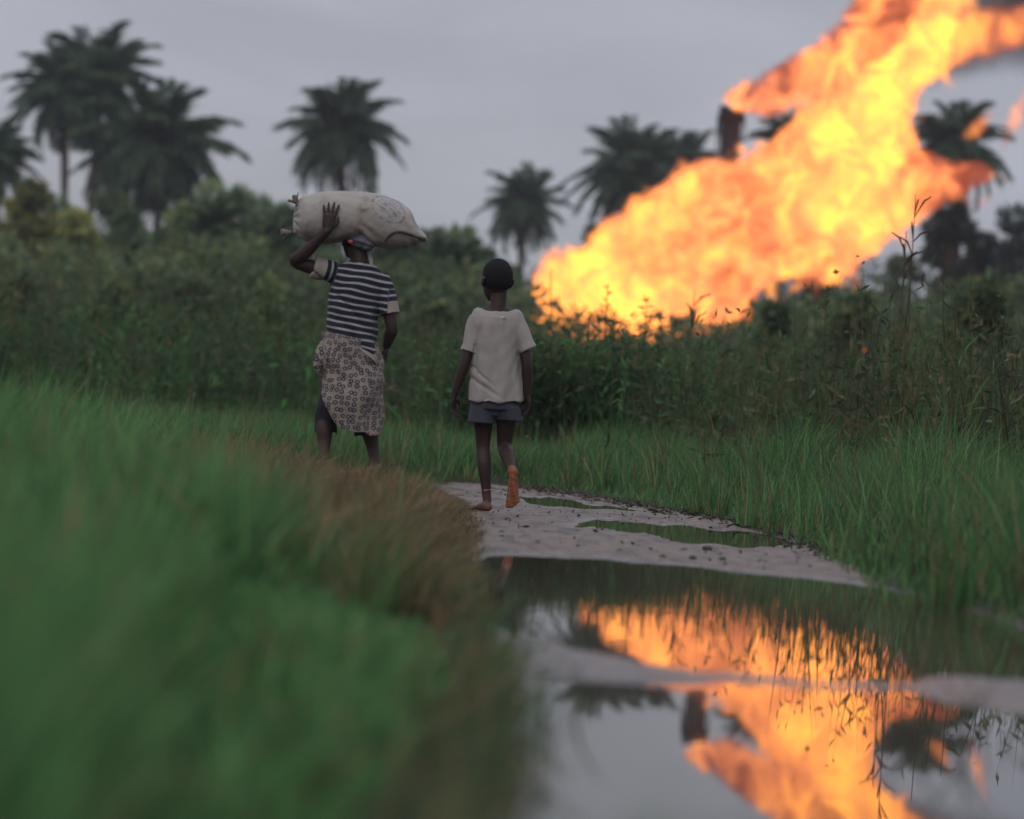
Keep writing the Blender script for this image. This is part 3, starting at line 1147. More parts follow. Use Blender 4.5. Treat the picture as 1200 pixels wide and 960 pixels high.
b, mud = scatter(340000, (-3.6, .2), (3.2, 19), keep_left)
N = len(b)
hh = (0.09 + .46 * sstep(.08, .75, -mud)) * R.uniform(.5, 1.3, N) * (.85 + .3 * patch(b[:, 0], b[:, 1]))
hh = under_profile(b, hh, PROFILE)
hh *= 1 - .58 * np.exp(-((b[:, 0] + .058 * b[:, 1] + .09) / .15) ** 2) * (b[:, 1] < 9)
g1 = blades(b, hh, R.uniform(.005, .011, N) * np.where(b[:, 1] < 9, 1.5, 1.1), R.uniform(.1, .75, N), R.normal(.9, .9, N) + 2.2 * wob(b * np.array((1, 1, 0)), 5, 201), (.68 + .85 * patch(b[:, 0], b[:, 1], 15, 202) ** 1.4)[:, None] * np.where((R.uniform(0, 1, N) < np.clip(.70 - mud * -2.6, .03, .70))[:, None], pal(N, G_DRY + G_DARK, (1, .6, .6, 2, 1, 1, 1, 1), .3), pal(N, G_FRESH + G_DRY[:2], (4, 3.5, 2.5, 2.5, .4, .4), .28)), 3)
grass_obj('bank_grass', 'thick bright green grass on the near left bank', [g1])


def tufts(c, nb, rad, h, w, lean, cols, wts, segs=3, size=None):
    """tussocks: nb blades fanning out from every centre"""
    M = len(c)
    a = R.uniform(0, 6.283, (M, nb))
    q = R.uniform(0, 1, (M, nb)) ** .6
    p = np.repeat(c[:, None], nb, 1)
    p[:, :, 0] += np.cos(a) * q * rad
    p[:, :, 1] += np.sin(a) * q * rad
    sz = np.repeat(R.uniform(.6, 1.25, (M, 1)), nb, 1)
    if size is not None:
        sz = sz * size[:, None]
    tint = np.repeat(R.uniform(.65, 1.25, M), nb)[:, None]
    n = M * nb
    return blades(p.reshape(-1, 3), (R.uniform(*h, (M, nb)) * sz).ravel(), R.uniform(*w, n), (q * R.uniform(*lean, (M, nb))).ravel(),
                  a.ravel() + R.normal(0, .5, n), pal(n, cols, wts, .25) * tint, segs)


# dry brown grass at the end of the left bank
def keep_dry(x, y, mud, wa):
    d = -mud
    return ((x < .1) & (d > -.05)) * sstep(9.8, 12.2, y) * sstep(-2.5, -1.5, x) * (1 - sstep(21.5, 23, y)) * (1 - sstep(1.5, 2.1, d)) * (.3 + .7 * patch(x, y, 3.2, 12))


b, mud = scatter(45000, (-2.6, .1), (9.6, 23), keep_dry)
N = len(b)
hh = (0.09 + .34 * sstep(.0, .5, -mud)) * R.uniform(.5, 1.3, N)
hh = under_profile(b, hh, PROFILE_DRY)
g1 = blades(b, hh, R.uniform(.005, .010, N), R.uniform(.2, 1.3, N), R.normal(.0, 1.6, N), pal(N, G_DRY + G_DARK[:2] + [(.05, .032, .022)], (3, 3, 2, 1.2, .6, .5, 2), .35), 3)
tc, tm = scatter(4600, (-2.6, .05), (9.6, 22), keep_dry)
lim = under_profile(tc, np.full(len(tc), .42), PROFILE_DRY)
tc, lim, tm = tc[lim > .10], lim[lim > .10], tm[lim > .10]
g2 = tufts(tc, 46, .07, (.10, .36), (.004, .009), (.4, 1.4), G_DRY + G_DARK[:2] + [(.06, .042, .028)], (3, 3, 2, 1.2, .5, .4, 1.5), 3, np.minimum(1, lim / .36) * (.45 + .55 * sstep(.05, .4, -tm)))
tc, tm = scatter(900, (-2.8, -.3), (9.5, 18), keep_left)
g3 = tufts(tc, 40, .06, (.12, .40), (.005, .009), (.3, 1.1), G_FRESH + G_DRY[:3], (2, 1, 2, 1, 1, 1, .5))
grass_obj('dry_grass', 'brown dry grass tussocks on the bank end by the load carrier', [g1, g2, g3])


# right bank and the short green verge behind the people
def keep_right(x, y, mud, wa):
    d = -mud
    right = (x > .1 - .02 * (y - 20)) | (y > 27)
    return (right & (d > np.where((x > .9) & (y < 17), -.09, 0.0))) * (0.45 + .55 * sstep(0, .3, d)) * in_view(x, y) * (.4 + .6 * patch(x, y, 1.3, 14)) * np.minimum(1, 22 / y)


b, mud = scatter(900000, (-7, 6), (10.5, 46), keep_right)
N = len(b)
hh = (0.07 + .40 * sstep(.0, 1.0, -mud) * np.where(b[:, 0] > .5, 1, .6)) * R.uniform(.55, 1.35, N)
hh *= np.where(b[:, 1] > 26, .8, 1) * (.62 + .75 * patch(b[:, 0], b[:, 1], 2.3, 33) ** 1.5)
g1 = blades(b, hh, R.uniform(.005, .010, N) * np.maximum(1, b[:, 1] / 22), R.uniform(.1, .7, N), R.normal(.8, 1.3, N), pal(N, G_FRESH + G_DARK[:3] + G_DRY[:2], (3, 3, 3, 2, 1.5, 1.5, 1.5, .5, .4), .3), 3)
tc, tm = scatter(5200, (-5, 6), (11, 36), keep_right)
g2 = tufts(tc, 30, .07, (.12, .46), (.005, .010), (.2, .9), G_FRESH + G_DARK + G_DRY[:3], (2, 1.5, 2, 2, 1.5, 1, 1, 1, .6, .6, .5))
grass_obj('verge_grass', 'short green grass along the right side of the track', [g1, g2])


# field of tall weeds: leafy stems and long blades
def weed_front(x):
    return np.interp(x, [-8, -3, -1, .2, 1.2, 2.2, 3.0, 4.5], [46, 40, 36.5, 33, 30, 25, 19.5, 16])


def keep_weeds(x, y, mud, wa):
    f = y - weed_front(x)
    f = f + 1.6 * wob(np.stack([x, y, 0 * x], 1), 1.5, 77)
    return np.where(f > 0, 1.0, .16 * sstep(-5, 0, f)) * in_view(x, y, .08) * np.where(f < 10, 1.0, np.where(f < 20, .4, .22)) * (.45 + .55 * patch(x, y, .9, 17)) * np.minimum(1, 40 / y)


b, mud = scatter(230000, (-14, 14), (15, 84), keep_weeds)
b2, m2 = scatter(26000, (-.9, 1.9), (32.5, 40), lambda x, y, mud, wa: .9 * np.exp(-((x - .5) / .9) ** 4))
nb1 = len(b)
b = np.concatenate([b, b2])
N = len(b)
f = b[:, 1] - weed_front(b[:, 0])
H0 = np.interp(b[:, 0], [-8, -3, 0, .8, 2.5, 4, 8], [1.75, 1.55, 1.38, 1.32, 1.36, 1.45, 1.7]) + .004 * np.clip(f, 0, 60)
hh = H0 * (.34 + .66 * sstep(-2.0, 2.0, f)) * R.uniform(.5, 1.12, N) * (.68 + .5 * patch(b[:, 0], b[:, 1], .8, 19))
wd = R.uniform(.008, .016, N) * np.maximum(1, b[:, 1] / 35)
az = R.uniform(0, 6.28, N)
lean = R.uniform(.03, .35, N)
hh[nb1:] = R.uniform(.85, 1.22, N - nb1)
yel = sstep(8, 30, f)[:, None]
c0 = pal(N, G_DARK + G_FRESH[:3], (3, 3, 3, 1.5, 1.2, .8, 1.2), .25)
brn = sstep(.45, .8, patch(b[:, 0], b[:, 1], .7, 91) + .2 * (b[:, 0] > 1))[:, None] * .75
c0 = c0 * (1 - brn) + brn * pal(N, G_DARK + G_DRY[:2] + [(.05, .06, .035)], (1, 1, 1, 2, .7, .8, 2), .25)
c0 = c0 * (1 - yel) + yel * pal(N, OLIVE, (2, 2, 2, 1), .25)
c0 *= (.50 + .62 * patch(b[:, 0], b[:, 1], 4, 92))[:, None]
parts = [blades(b, hh, wd, lean, az, c0, 3)]
# leaves up the stems
sel = R.uniform(0, 1, N) < .55
bb, h2, az2, l2, cc = b[sel], hh[sel], az[sel], lean[sel], c0[sel]
for j in range(7):
    t = R.uniform(.25, 1.0, len(bb))
    p = bb + np.stack([np.cos(az2), np.sin(az2), 0 * t], 1) * (h2 * l2 * t ** 1.6)[:, None]
    p[:, 2] += h2 * t * (1 - .35 * l2 * t)
    d = norm(R.normal(size=(len(bb), 3)) + np.array((0, 0, .35)))
    sc = np.maximum(1, bb[:, 1] / 30) * np.where(t < .8, 1.3, 1)
    parts.append(leaves(p, d, R.uniform(.04, .12, len(bb)) * sc, R.uniform(.008, .030, len(bb)) * sc, cc * R.uniform(.8, 1.35, (len(bb), 1))))
# a few small yellow and orange flower heads
s3 = R.uniform(0, 1, N) < .0012
p = b[s3] + np.stack([np.cos(az[s3]), np.sin(az[s3]), 0 * az[s3]], 1) * (hh[s3] * lean[s3])[:, None]
p[:, 2] += hh[s3] * (1 - .35 * lean[s3])
parts.append(leaves(p, R.normal(size=(len(p), 3)), np.full(len(p), .05), np.full(len(p), .045), pal(len(p), [(.5, .3, .03), (.5, .16, .04)], (2, 1))))
grass_obj('tall_weeds', 'tall dense weeds and grasses filling the field behind the people', parts, 'weeds')


for px_, top_, Y_, rp_, lb_, cl_ in [
        (28, 318, 62, 52, 'leafy shrub rising from the weeds at the left edge', OLIVE + MID[2:]), (128, 330, 66, 46, 'olive shrub in the weeds below the two tallest palms', OLIVE),
        (222, 322, 70, 50, 'green shrub in the weeds below the broad shaggy palm', OLIVE + MID[2:]), (312, 330, 64, 42, 'leafy shrub in the weeds left of the striped shirt', OLIVE + MID[:1]),
        (500, 338, 64, 44, 'leafy shrub in the weeds between the two walkers', OLIVE + MID[2:]), (905, 356, 62, 40, 'low shrub in the weeds under the notch in the flame', OLIVE + MID[2:]),
        (1008, 342, 58, 46, 'olive shrub in the weeds below the right side of the flame', OLIVE), (1150, 326, 52, 58, 'leafy shrub in the weeds below the open crowned trees', OLIVE + MID[2:])]:
    tree('shrub', px_, top_, Y_, rp_, lb_, 'shrub', 'shrubs standing in the field of weeds', 1700, .20, cl_, tuple([1] * len(cl_)), int(px_) + 400, .1, 1.0, 20)


def weed_plant(px, ptop, Y, label, kind, seed, name='weed_stalk', group='weed stalks against the flame'):
    """a single plant that stands clear of the others"""
    rr = np.random.default_rng(seed)
    c = P(px, ptop, Y)
    z0 = float(gz(c.x, Y)[0])
    H = c.z - z0
    root = empty(name, (c.x, Y, z0))
    tag(root, label, 'plant', group)
    tb = TB()
    bend = rr.uniform(.15, .4) * rr.choice([-1, 1]) if kind == 'stalk' else rr.uniform(-.14, .14)
    st = [(-bend * H * 1.0 * (1 - t) ** 2 * .6, 0, H * t) for t in np.linspace(0, 1, 7)]
    tb.tube(st, list(np.linspace(.009, .003, 7) * Y / 28), 5)
    col = (.07, .08, .035) if kind != 'seed' else (.13, .085, .05)
    if kind == 'seed':
        for a in (-.5, -.15, .2, .55, .8):
            t0 = rr.uniform(.78, .95)
            p0 = np.array(st[5]) * (1 - t0) / .2 * .0 + np.array([np.interp(t0, np.linspace(0, 1, 7), np.array(st)[:, i]) for i in range(3)])
            ln = rr.uniform(.12, .24)
            p1 = p0 + np.array((math.sin(a) * ln * .5, rr.normal() * .03, math.cos(a) * ln * .6))
            p2 = p0 + np.array((math.sin(a) * ln, rr.normal() * .05, math.cos(a) * ln * .8))
            tb.tube([p0, p1, p2], [.004 * Y / 28, .008 * Y / 28, .005 * Y / 28], 5)
    link('stem', tb.mesh('stem', True, col), M_LEAF, root)
    parts = []
    if kind == 'leafy':
        n = 46
        t = rr.uniform(.35, 1, n)
        p = np.stack([np.interp(t, np.linspace(0, 1, 7), np.array(st)[:, i]) for i in range(3)], 1)
        d = norm(np.stack([rr.normal(size=n), rr.normal(size=n), rr.uniform(.2, 1.2, n)], 1))
        parts.append(leaves(p, d, rr.uniform(.045, .11, n) * Y / 36, rr.uniform(.012, .028, n) * Y / 36, pal(n, G_DARK, (1, 1, 1, 1))))
    else:
        n = 7
        t = rr.uniform(.1, .65, n)
        p = np.stack([np.interp(t, np.linspace(0, 1, 7), np.array(st)[:, i]) for i in range(3)], 1)
        parts.append(blades(p, rr.uniform(.3, .6, n), np.full(n, .014), rr.uniform(.3, 1.0, n), np.where(rr.uniform(size=n) < .5, 0, math.pi) + rr.normal(size=n) * .5, pal(n, G_DARK + G_FRESH[:2], (1, 1, 1, 1, 1, 1)), 4))
    V, Q, T, C = merge(parts)
    link('leaves', np_mesh('leaves', V, Q, T, C), M_LEAF, root)


weed_plant(712, 338, 36, 'leafy weed with a dark tuft against the flame, right of the child', 'leafy', 61)
weed_plant(722, 362, 35, 'short leafy weed beside the dark tufted weed', 'leafy', 62)
weed_plant(758, 352, 36, 'pair of thin leaves standing against the flame right of the tufted weed', 'leafy', 63)
weed_plant(814, 340, 35, 'bare forked grass stalk against the middle of the low flame', 'seed', 64)
weed_plant(776, 368, 36, 'small leafy weed against the bottom of the flame', 'leafy', 65)
weed_plant(646, 316, 40, 'thin grass stalk against the left end of the flame', 'stalk', 66)
weed_plant(1073, 228, 28, 'tallest grass stalk with a branching brown seed head', 'seed', 67)
weed_plant(1062, 272, 28, 'grass stalk with a short seed head beside the tallest stalk', 'seed', 68)
weed_plant(970, 335, 30, 'brown flowering stalk under the right side of the flame', 'leafy', 69)
weed_plant(1107, 285, 25, 'bent grass stalk against the dark trees', 'stalk', 70)
weed_plant(1138, 318, 25, 'upright green reed before the dark trees', 'stalk', 71)
weed_plant(1068, 318, 26, 'broad green reed below the seed heads', 'stalk', 72)
weed_plant(1120, 330, 24, 'green reed leaning over the right bank weeds', 'stalk', 74)

# plants in and beside the near water
def keep_edge(x, y, mud, wa):
    d = -mud
    return ((np.abs(d) < .22) & (y < 13.5) & (x < .6)) * np.exp(-((d - .09) / .09) ** 2) * (patch(x, y, 5, 23) > .42)


b, mud = scatter(9000, (-.4, .6), (4.4, 13), keep_edge)
b[:, 2] = np.maximum(b[:, 2], -.01)
N = len(b)
g1 = blades(b, R.uniform(.06, .24, N), R.uniform(.004, .009, N), R.uniform(.3, 1.2, N), R.normal(0, .9, N), pal(N, G_DARK + G_DRY[:2] + G_FRESH[:1], (2, 2, 2, 1, 1, 1, 1)), 3)
cl = [((x, y, .03), .05) for x, y in zip(np.interp(np.linspace(0, 1, 26), [0, 1], [-.06, .06]) + R.normal(0, .05, 26), R.uniform(5.6, 9.2, 26))]
g2 = foliage(cl[:14], 380, .028, G_DARK, (1, 1, 1, 1))
grass_obj('waterside_weeds', 'straggling weeds along the near left water edge', [g1, g2], 'weeds')


def water_sprig(px, py, label, seed, n=5):
    rr = np.random.default_rng(seed)
    c = G(px, py)
    root = empty('water_plant', (c.x, c.y, -.05))
    tag(root, label, 'plant', 'sprigs standing in the water')
    for i in range(n):
        tb = TB()
        a, h = rr.uniform(0, 6.28), rr.uniform(.09, .2)
        tb.tube([(0.02 * i - .04, 0, 0), (0.02 * i - .04 + math.cos(a) * .03, .02, h * .6), (0.02 * i - .04 + math.cos(a) * .09, .03, h)], [.003, .003, .0015], 5)
        link('stem', tb.mesh('stem', True, (.06, .07, .035)), M_LEAF, root)


water_sprig(1075, 880, 'sprig standing in the near water at right', 81, 6)
water_sprig(1140, 870, 'sprig nearest the right edge in the near water', 82, 5)
water_sprig(706, 815, 'thin lone sprig in the near water left of the reflected stack', 83, 2)

# dead plant bits along the muddy edge
parts = []
e0 = [G(600, 572), G(690, 583), G(780, 600), G(870, 617), G(950, 642), G(1010, 660)]
pts = np.array([(p.x, p.y) for p in e0])
t = R.uniform(0, len(pts) - 1, 900)
xx = np.interp(t, range(len(pts)), pts[:, 0]) + R.normal(0, .11, 900)
yy = np.interp(t, range(len(pts)), pts[:, 1]) + R.normal(0, .25, 900) - .15
zz = gz(xx, yy)
parts.append(leaves(np.stack([xx, yy, zz + .004], 1), np.stack([R.normal(size=900), R.normal(size=900), R.uniform(0, .6, 900)], 1), R.uniform(.02, .07, 900), R.uniform(.005, .016, 900), pal(900, [(.03, .024, .02), (.06, .045, .03), (.14, .11, .08)], (3, 2, 1))))
n = 520
xx, yy = R.uniform(-.3, 1.6, n), R.uniform(14.6, 28, n)
zz, mm, ww = ground_fields(xx, yy)
kk_ = (mm > 0) & (ww < .03) & (patch(xx, yy * .3, 4, 301) > .45)
xx, yy, zz = xx[kk_], yy[kk_], zz[kk_]
n = len(xx)
parts.append(leaves(np.stack([xx, yy, np.maximum(zz, 0) + .003], 1), np.stack([R.normal(size=n), R.normal(size=n), R.uniform(0, .35, n)], 1), R.uniform(.008, .05, n) , R.uniform(.004, .018, n), pal(n, [(.03, .024, .02), (.06, .045, .03), (.12, .09, .065)], (3, 2, 1))))
grass_obj('dead_leaves', 'dark rotting plant litter along the right edge of the track', parts, 'litter')

M_CLOD = m_plain('dark_clod', (0.05, 0.038, 0.032), .8, .3, .3, 20, .4, .01)
for i, (px, py, s, lb) in enumerate([(829, 644, .024, 'largest dark clod on the mud below the small puddle'), (812, 655, .015, 'small dark clod left of the others on the mud bar'), (846, 657, .015, 'small dark clod near the water edge below the largest clod'),
                                     (805, 660, .018, 'tiny clod at the rim of the big puddle'), (1012, 664, .03, 'brown clod by the grass at the right end of the mud bar')]):
    p = G(px, py, .012)
    tb = TB()
    tb.ball((0, 0, s * .3), (s, s * .8, s * .55), k=10, m=6)
    me = tb.mesh('mud_clod')
    V = getv(me)
    setv(me, V * (1 + .3 * wob(V, 60, i)[:, None]))
    o = link('mud_clod', me, M_CLOD, None, (p.x, p.y, float(gz(p.x, p.y)[0])))
    tag(o, lb, 'mud clod', 'dark clods on the mud')


# ------------------------------------------------------------------ people
def hand(tb, w, d, nrm, th, L, curl=0.35, spread=.16):
    """palm, four fingers and a thumb. w wrist, d towards the fingers, nrm out of the palm, th towards the thumb side"""
    w, d, nrm, th = (np.array(v, float) for v in (w, d, nrm, th))
    d /= np.linalg.norm(d)
    th = th - d * th.dot(d)
    th /= np.linalg.norm(th)
    n2 = np.cross(d, th)
    nrm = n2 if n2.dot(nrm) > 0 else -n2
    pw, pt = L * .225, L * .085
    kn = w + d * L * .50
    tb.tube([w, w + d * L * .22, kn], [(pw * .68, pt * 1.1), (pw, pt * 1.15), (pw * .98, pt * .95)], 12, ref=th)
    for i, ln in enumerate((.44, .50, .46, .36)):
        off = (1.5 - i) * pw * .50
        fd = d + th * (1.5 - i) * spread * .55
        fd /= np.linalg.norm(fd)
        p = kn + th * off - d * L * .03
        q = [p]
        a = 0
        for s, f in enumerate((.45, .3, .25)):
            a += curl * (1, .9, .7)[s]
            q.append(q[-1] + (fd * math.cos(a) + nrm * math.sin(a)) * L * ln * f)
        r = L * .056
        tb.tube(q, [r, r * .95, r * .85, r * .7], 8, ref=th)
    p = w + d * L * .14 + th * pw * .6
    t1 = p + (d * .55 + th * .62 + nrm * .25) * L * .2
    t2 = t1 + (d * .85 + th * .22 + nrm * .3) * L * .16
    t3 = t2 + (d * .95 + nrm * .25) * L * .10
    tb.tube([p, t1, t2, t3], [L * .07, L * .062, L * .055, L * .042], 8, ref=th)


def foot(tb, heel, toe, up, L):
    heel, toe, up = (np.array(v, float) for v in (heel, toe, up))
    d = toe - heel
    d /= np.linalg.norm(d)
    side = np.cross(d, up)
    side /= np.linalg.norm(side)
    up = np.cross(side, d)
    tb.tube([heel + up * L * .13, heel + d * L * .18 + up * L * .15, heel + d * L * .45 + up * L * .13, heel + d * L * .70 + up * L * .085, heel + d * L * .80 + up * L * .07],
            [(L * .125, L * .12), (L * .13, L * .145), (L * .145, L * .125), (L * .18, L * .08), (L * .17, L * .065)], 12, ref=side)
    for i in range(5):
        o = side * (i - 2) * L * .075
        k = heel + d * L * (.78 - .015 * (i - 1.5) ** 2) + o + up * L * .055
        tb.tube([k, k + d * L * .12 - up * L * .01, k + d * L * (.2 - .02 * i)], [L * .042, L * .04, L * .034], 8)


def rotz(a):
    c, s = math.cos(a), math.sin(a)
    return np.array(((c, -s, 0), (s, c, 0), (0, 0, 1)))


def head(tb, c, s, yaw, pitch=0.0):
    """face looks along +Y turned by yaw; s = head height"""
    Rm = rotz(yaw)
    c = np.array(c, float)

    def q(x, y, z):
        return c + Rm @ (np.array((x, y, z)) * s)
    tb.ball(q(0, -.03, .10), np.array((.325, .41, .40)) * s, Rm, 18, 12)
    tb.ball(q(0, .12, -.12), np.array((.26, .27, .34)) * s, Rm, 16, 10)
    tb.ball(q(0, .20, -.34), np.array((.155, .16, .13)) * s, Rm, 12, 8)
    tb.tube([q(0, .36, .06), q(0, .42, -.05), q(0, .445, -.11)], [s * .04, s * .05, s * .075], 8)
    tb.ball(q(0, .375, -.215), np.array((.13, .06, .035)) * s, Rm)
    tb.ball(q(0, .365, -.265), np.array((.115, .06, .035)) * s, Rm)
    for sx in (-1, 1):
        tb.tube([q(sx * .04, .345, .10), q(sx * .13, .325, .12), q(sx * .21, .27, .09)], [s * .035, s * .04, s * .03], 8)
        tb.ball(q(sx * .2, .22, -.06), np.array((.09, .1, .08)) * s, Rm)
        tb.tube([q(sx * .33, -.05, .06), q(sx * .365, -.08, .03), q(sx * .355, -.06, -.05), q(sx * .325, -.03, -.12)], [(s * .035, s * .07), (s * .035, s * .085), (s * .03, s * .07), (s * .03, s * .03)], 8, ref=Rm @ np.array((1, 0, 0)))
    return q


def m_skin():
    m, k = new_mat('dark_skin')
    a = k.n('ShaderNodeAttribute', attribute_name='col')
    tc = k.n('ShaderNodeTexCoord')
    n = k.noise(tc.outputs['Object'], 9, 4)
    c = k.vec('SCALE', a.outputs['Color'], scale=k.math('MULTIPLY_ADD', n, .5, .75))
    b = principled(k, c, .55, .22, bump(k, k.noise(tc.outputs['Object'], 160, 3), .15, .002))
    b.inputs['Subsurface Weight'].default_value = 0.05
    b.inputs['Subsurface Radius'].default_value = (.01, .004, .003)
    finish(k, b.outputs[0])
    return m


def m_cloth(name, col, rough=.92, scale=25, var=.12):
    m, k = new_mat(name)
    tc = k.n('ShaderNodeTexCoord')
    n = k.noise(tc.outputs['Object'], 5, 5, .6)
    n2 = k.noise(tc.outputs['Object'], 2.2, 3, .6)
    c = k.mix(n, tuple(x * (1 - var) for x in col), tuple(x * (1 + var) for x in col))
    c = k.mix(k.smooth(n2, .55, .75), c, tuple(x * f for x, f in zip(col, (.8, .74, .66))))
    nb = bump(k, k.noise(tc.outputs['Object'], scale, 4), .2, .006)
    b = principled(k, c, rough, .1, nb)
    b.inputs['Sheen Weight'].default_value = .08
    finish(k, b.outputs[0])
    return m, k, b, tc


M_SKIN = m_skin()
SKIN = np.array((0.036, 0.019, 0.0165))
SOLE = np.array((0.24, 0.085, 0.042))
M_HAIR = m_plain('black_hair', (0.012, 0.011, 0.012), .9, .15, .3, 60, 1.0, .006)
M_EYE = m_plain('eye_white', (.7, .68, .64), .3, .5, .05, 5, .05)


def ring(c, rx, ry, k=40, fold=0.0, kf=9, ph=0.0, dz=None, ang=0.0):
    an = np.linspace(0, 2 * np.pi, k, endpoint=False)
    f = 1 + fold * np.sin(kf * an + ph) + fold * .6 * np.sin((kf * 1.7 // 1) * an + ph * 2.3)
    x = np.cos(an) * rx * f
    y = np.sin(an) * ry * f
    z = np.zeros(k) if dz is None else dz(x, y)
    return np.stack([c[0] + x, c[1] + y, c[2] + z], 1)


def garment(tb_shell, name, voxel, amp, freq, seed, smooth=3):
    me = solid(tb_shell, name, voxel, smooth)
    V = getv(me)
    n = getn(me)
    A = V * np.array((1, 1, .45))
    d = amp * (wob(A, freq, seed) + .5 * wob(V * np.array((1, 1, .7)), freq * 2.1, seed + 1))
    setv(me, V + n * d[:, None])
    return me


def eyes(root, q, s):
    for sx in (-1, 1):
        tb = TB()
        tb.ball(q(sx * .135, .30, .02), s * .055, k=10, m=8)
        link('eye', tb.mesh('eye'), M_EYE, root)


# ---- the child
def build_child():
    S = 205.0
    bx, by = 570.0, 598.0
    base = G(bx, 600.0, .0145)
    z0 = float(gz(base.x, base.y)[0])
    root = empty('person', (base.x, base.y, z0))
    root.scale = (base.y / 21.95,) * 3
    tag(root, 'barefoot child in a pale t-shirt and dark shorts walking away', 'person')

    def L(px, py, y=0.0):
        return np.array((((px - bx) - .06 * (by - py)) / S, y, (by - py + .06 * (px - bx)) / S))
    tb = TB()
    # torso
    tb.limb([L(582, 470), L(581, 450), L(580, 425), L(580, 398, -.005), L(580, 378, -.01), L(580, 368, 0)],
            [(.118, .09), (.11, .085), (.10, .075), (.118, .084), (.125, .08), (.095, .06)], 18)
    for sh in (556, 607):
        tb.tube([L(sh, 379), L((sh + 582) / 2, 370), L(583, 356)], [.036, .040, .040], 12)
    tb.tube([L(582, 368), L(584, 354, .0), L(585, 338, .012)], [.054, .046, .047], 14)
    q = head(tb, L(582, 327.5, .018), .250, .38)
    # arms
    for sh, el, wr, tip, th in ((L(556, 375), L(546, 420, -.03), L(532.5, 460, .0), L(531, 485, .03), (.35, .9, 0)), (L(608, 376), L(617, 422, -.03), L(618.5, 460, .0), L(618, 484, .03), (-.35, .9, 0))):
        m1 = (sh + el) / 2
        m2 = el * .6 + wr * .4
        tb.limb([sh, m1, el, m2, wr], [.040, .036, .030, .031, .0195], 12)
        hand(tb, wr + (tip - wr) * .04, tip - wr, (1 if wr[0] < 0 else -1, .15, 0), th, .145, .42)
    # standing leg
    k1, a1 = L(566, 522, .035), L(571, 587, .0)
    h1 = L(567, 478, 0)
    tb.limb([h1, (h1 + k1) / 2 + np.array((0, .01, 0)), k1, k1 * .7 + a1 * .3 + np.array((0, -.02, 0)), k1 * .35 + a1 * .65 + np.array((0, -.01, 0)), a1], [.068, .052, .040, .041, .030, .024], 14)
    foot(tb, a1 + np.array((.008, -.05, -a1[2] + .006)), a1 + np.array((-.065, .13, -a1[2] + .004)), (0, 0, 1), .205)
    # raised leg
    h2, k2, a2 = L(594, 478, 0), L(591, 520, .05), L(602, 554, -.20)
    tb.limb([h2, (h2 + k2) / 2 + np.array((0, .01, 0)), k2, k2 * .7 + a2 * .3, k2 * .35 + a2 * .65, a2], [.068, .053, .042, .041, .030, .025], 14)
    hl = a2 + np.array((-.002, -.04, .018))
    foot(tb, hl, L(600.5, 593, -.215), (0, 1, .05), .212)
    me = solid(tb, 'body', .0042, 3)
    V = getv(me)
    col = np.tile(SKIN, (len(V), 1))
    dry = sstep(.16, .05, V[:, 2])[:, None] * .35
    col = col * (1 - dry) + np.array((.17, .10, .075)) * dry
    Nn = getn(me)
    # muddy sole of the lifted foot and the rim of the planted one
    d = np.array(L(600.5, 593, -.215)) - hl
    t = ((V - hl) @ d) / (d @ d)
    near = (np.linalg.norm(V - (hl + np.clip(t, -.1, 1.1)[:, None] * d), axis=1) < .085) & (t > -.22)
    s = (near * sstep(-.55, .0, -Nn[:, 1]))[:, None]
    s2 = ((V[:, 2] < .05) & (V[:, 1] < .02))[:, None] * sstep(.05, .012, V[:, 2])[:, None]
    s = np.maximum(s, s2 * .9)
    mott = (.78 + .3 * wob(V, 70, 3) + .2 * wob(V, 190, 4))[:, None]
    col = col * (1 - s) + SOLE * mott * s
    a = me.color_attributes.new('col', 'FLOAT_COLOR', 'POINT')
    a.data.foreach_set('color', np.concatenate([col, np.ones((len(V), 1))], 1).astype(np.float32).ravel())
    link('body', me, M_SKIN, root)
    eyes(root, q, .250)
    # hair
    tb = TB()
    Rm = rotz(.38)
    tb.ball(q(0, -.045, .115), np.array((.345, .415, .405)) * .250, Rm, 26, 18)
    me = tb.mesh('hair')
    V = getv(me)
    lo = (V - q(0, 0, 0)) @ Rm / .250
    lim = np.where(lo[:, 1] > .1, .14 + .35 * (lo[:, 1] - .1), -.21 + .45 * np.maximum(lo[:, 1] + .05, 0)) + .03 * wob(V, 60, 6)
    V2 = V.copy()
    low = lo[:, 2] < lim
    V2[low] = q(0, -.03, .05) + (V2[low] - q(0, -.03, .05)) * .9
    V2 += getn(me) * (.0035 * wob(V, 190, 5))[:, None]
    setv(me, V2)
    link('hair', me, M_HAIR, root)
    # t-shirt, with hollow hem and sleeves
    tb = TB()

    def tilt(x, y):
        return .10 * np.clip(x, -.05, .2) * (x > 0) + .05 * np.clip(-x - .08, 0, 1)
    def dip(x, y):
        return .016 * np.clip(x / .1, -1.2, 1.2) ** 2 - .016

    rg = [ring(L(580, 440), .10, .07, 48), ring(L(580, 468), .14, .11, 48, dz=tilt), ring(L(580, 470), .155, .122, 48, .02, 7, .4, tilt), ring(L(580, 469), .160, .127, 48, .025, 7, .4, tilt),
          ring(L(580.5, 455), .157, .124, 48, .028, 7, .5), ring(L(580.5, 435), .149, .117, 48, .026, 7, .8), ring(L(581, 412), .142, .112, 48, .018, 7, 1.1), ring(L(581.5, 392), .148, .112, 48, .01, 6, 1.5),
          ring(L(582, 378), .157, .106, 48, .004), ring(L(582.5, 370), .152, .098, 48), ring(L(583, 364.5), .136, .090, 48, dz=dip), ring(L(583.5, 361), .116, .080, 48, dz=dip), ring(L(584, 360), .100, .070, 48, dz=dip), ring(L(584, 363), .088, .060, 48, dz=dip), ring(L(583, 378), .05, .035, 48)]
    tb.loft(rg)
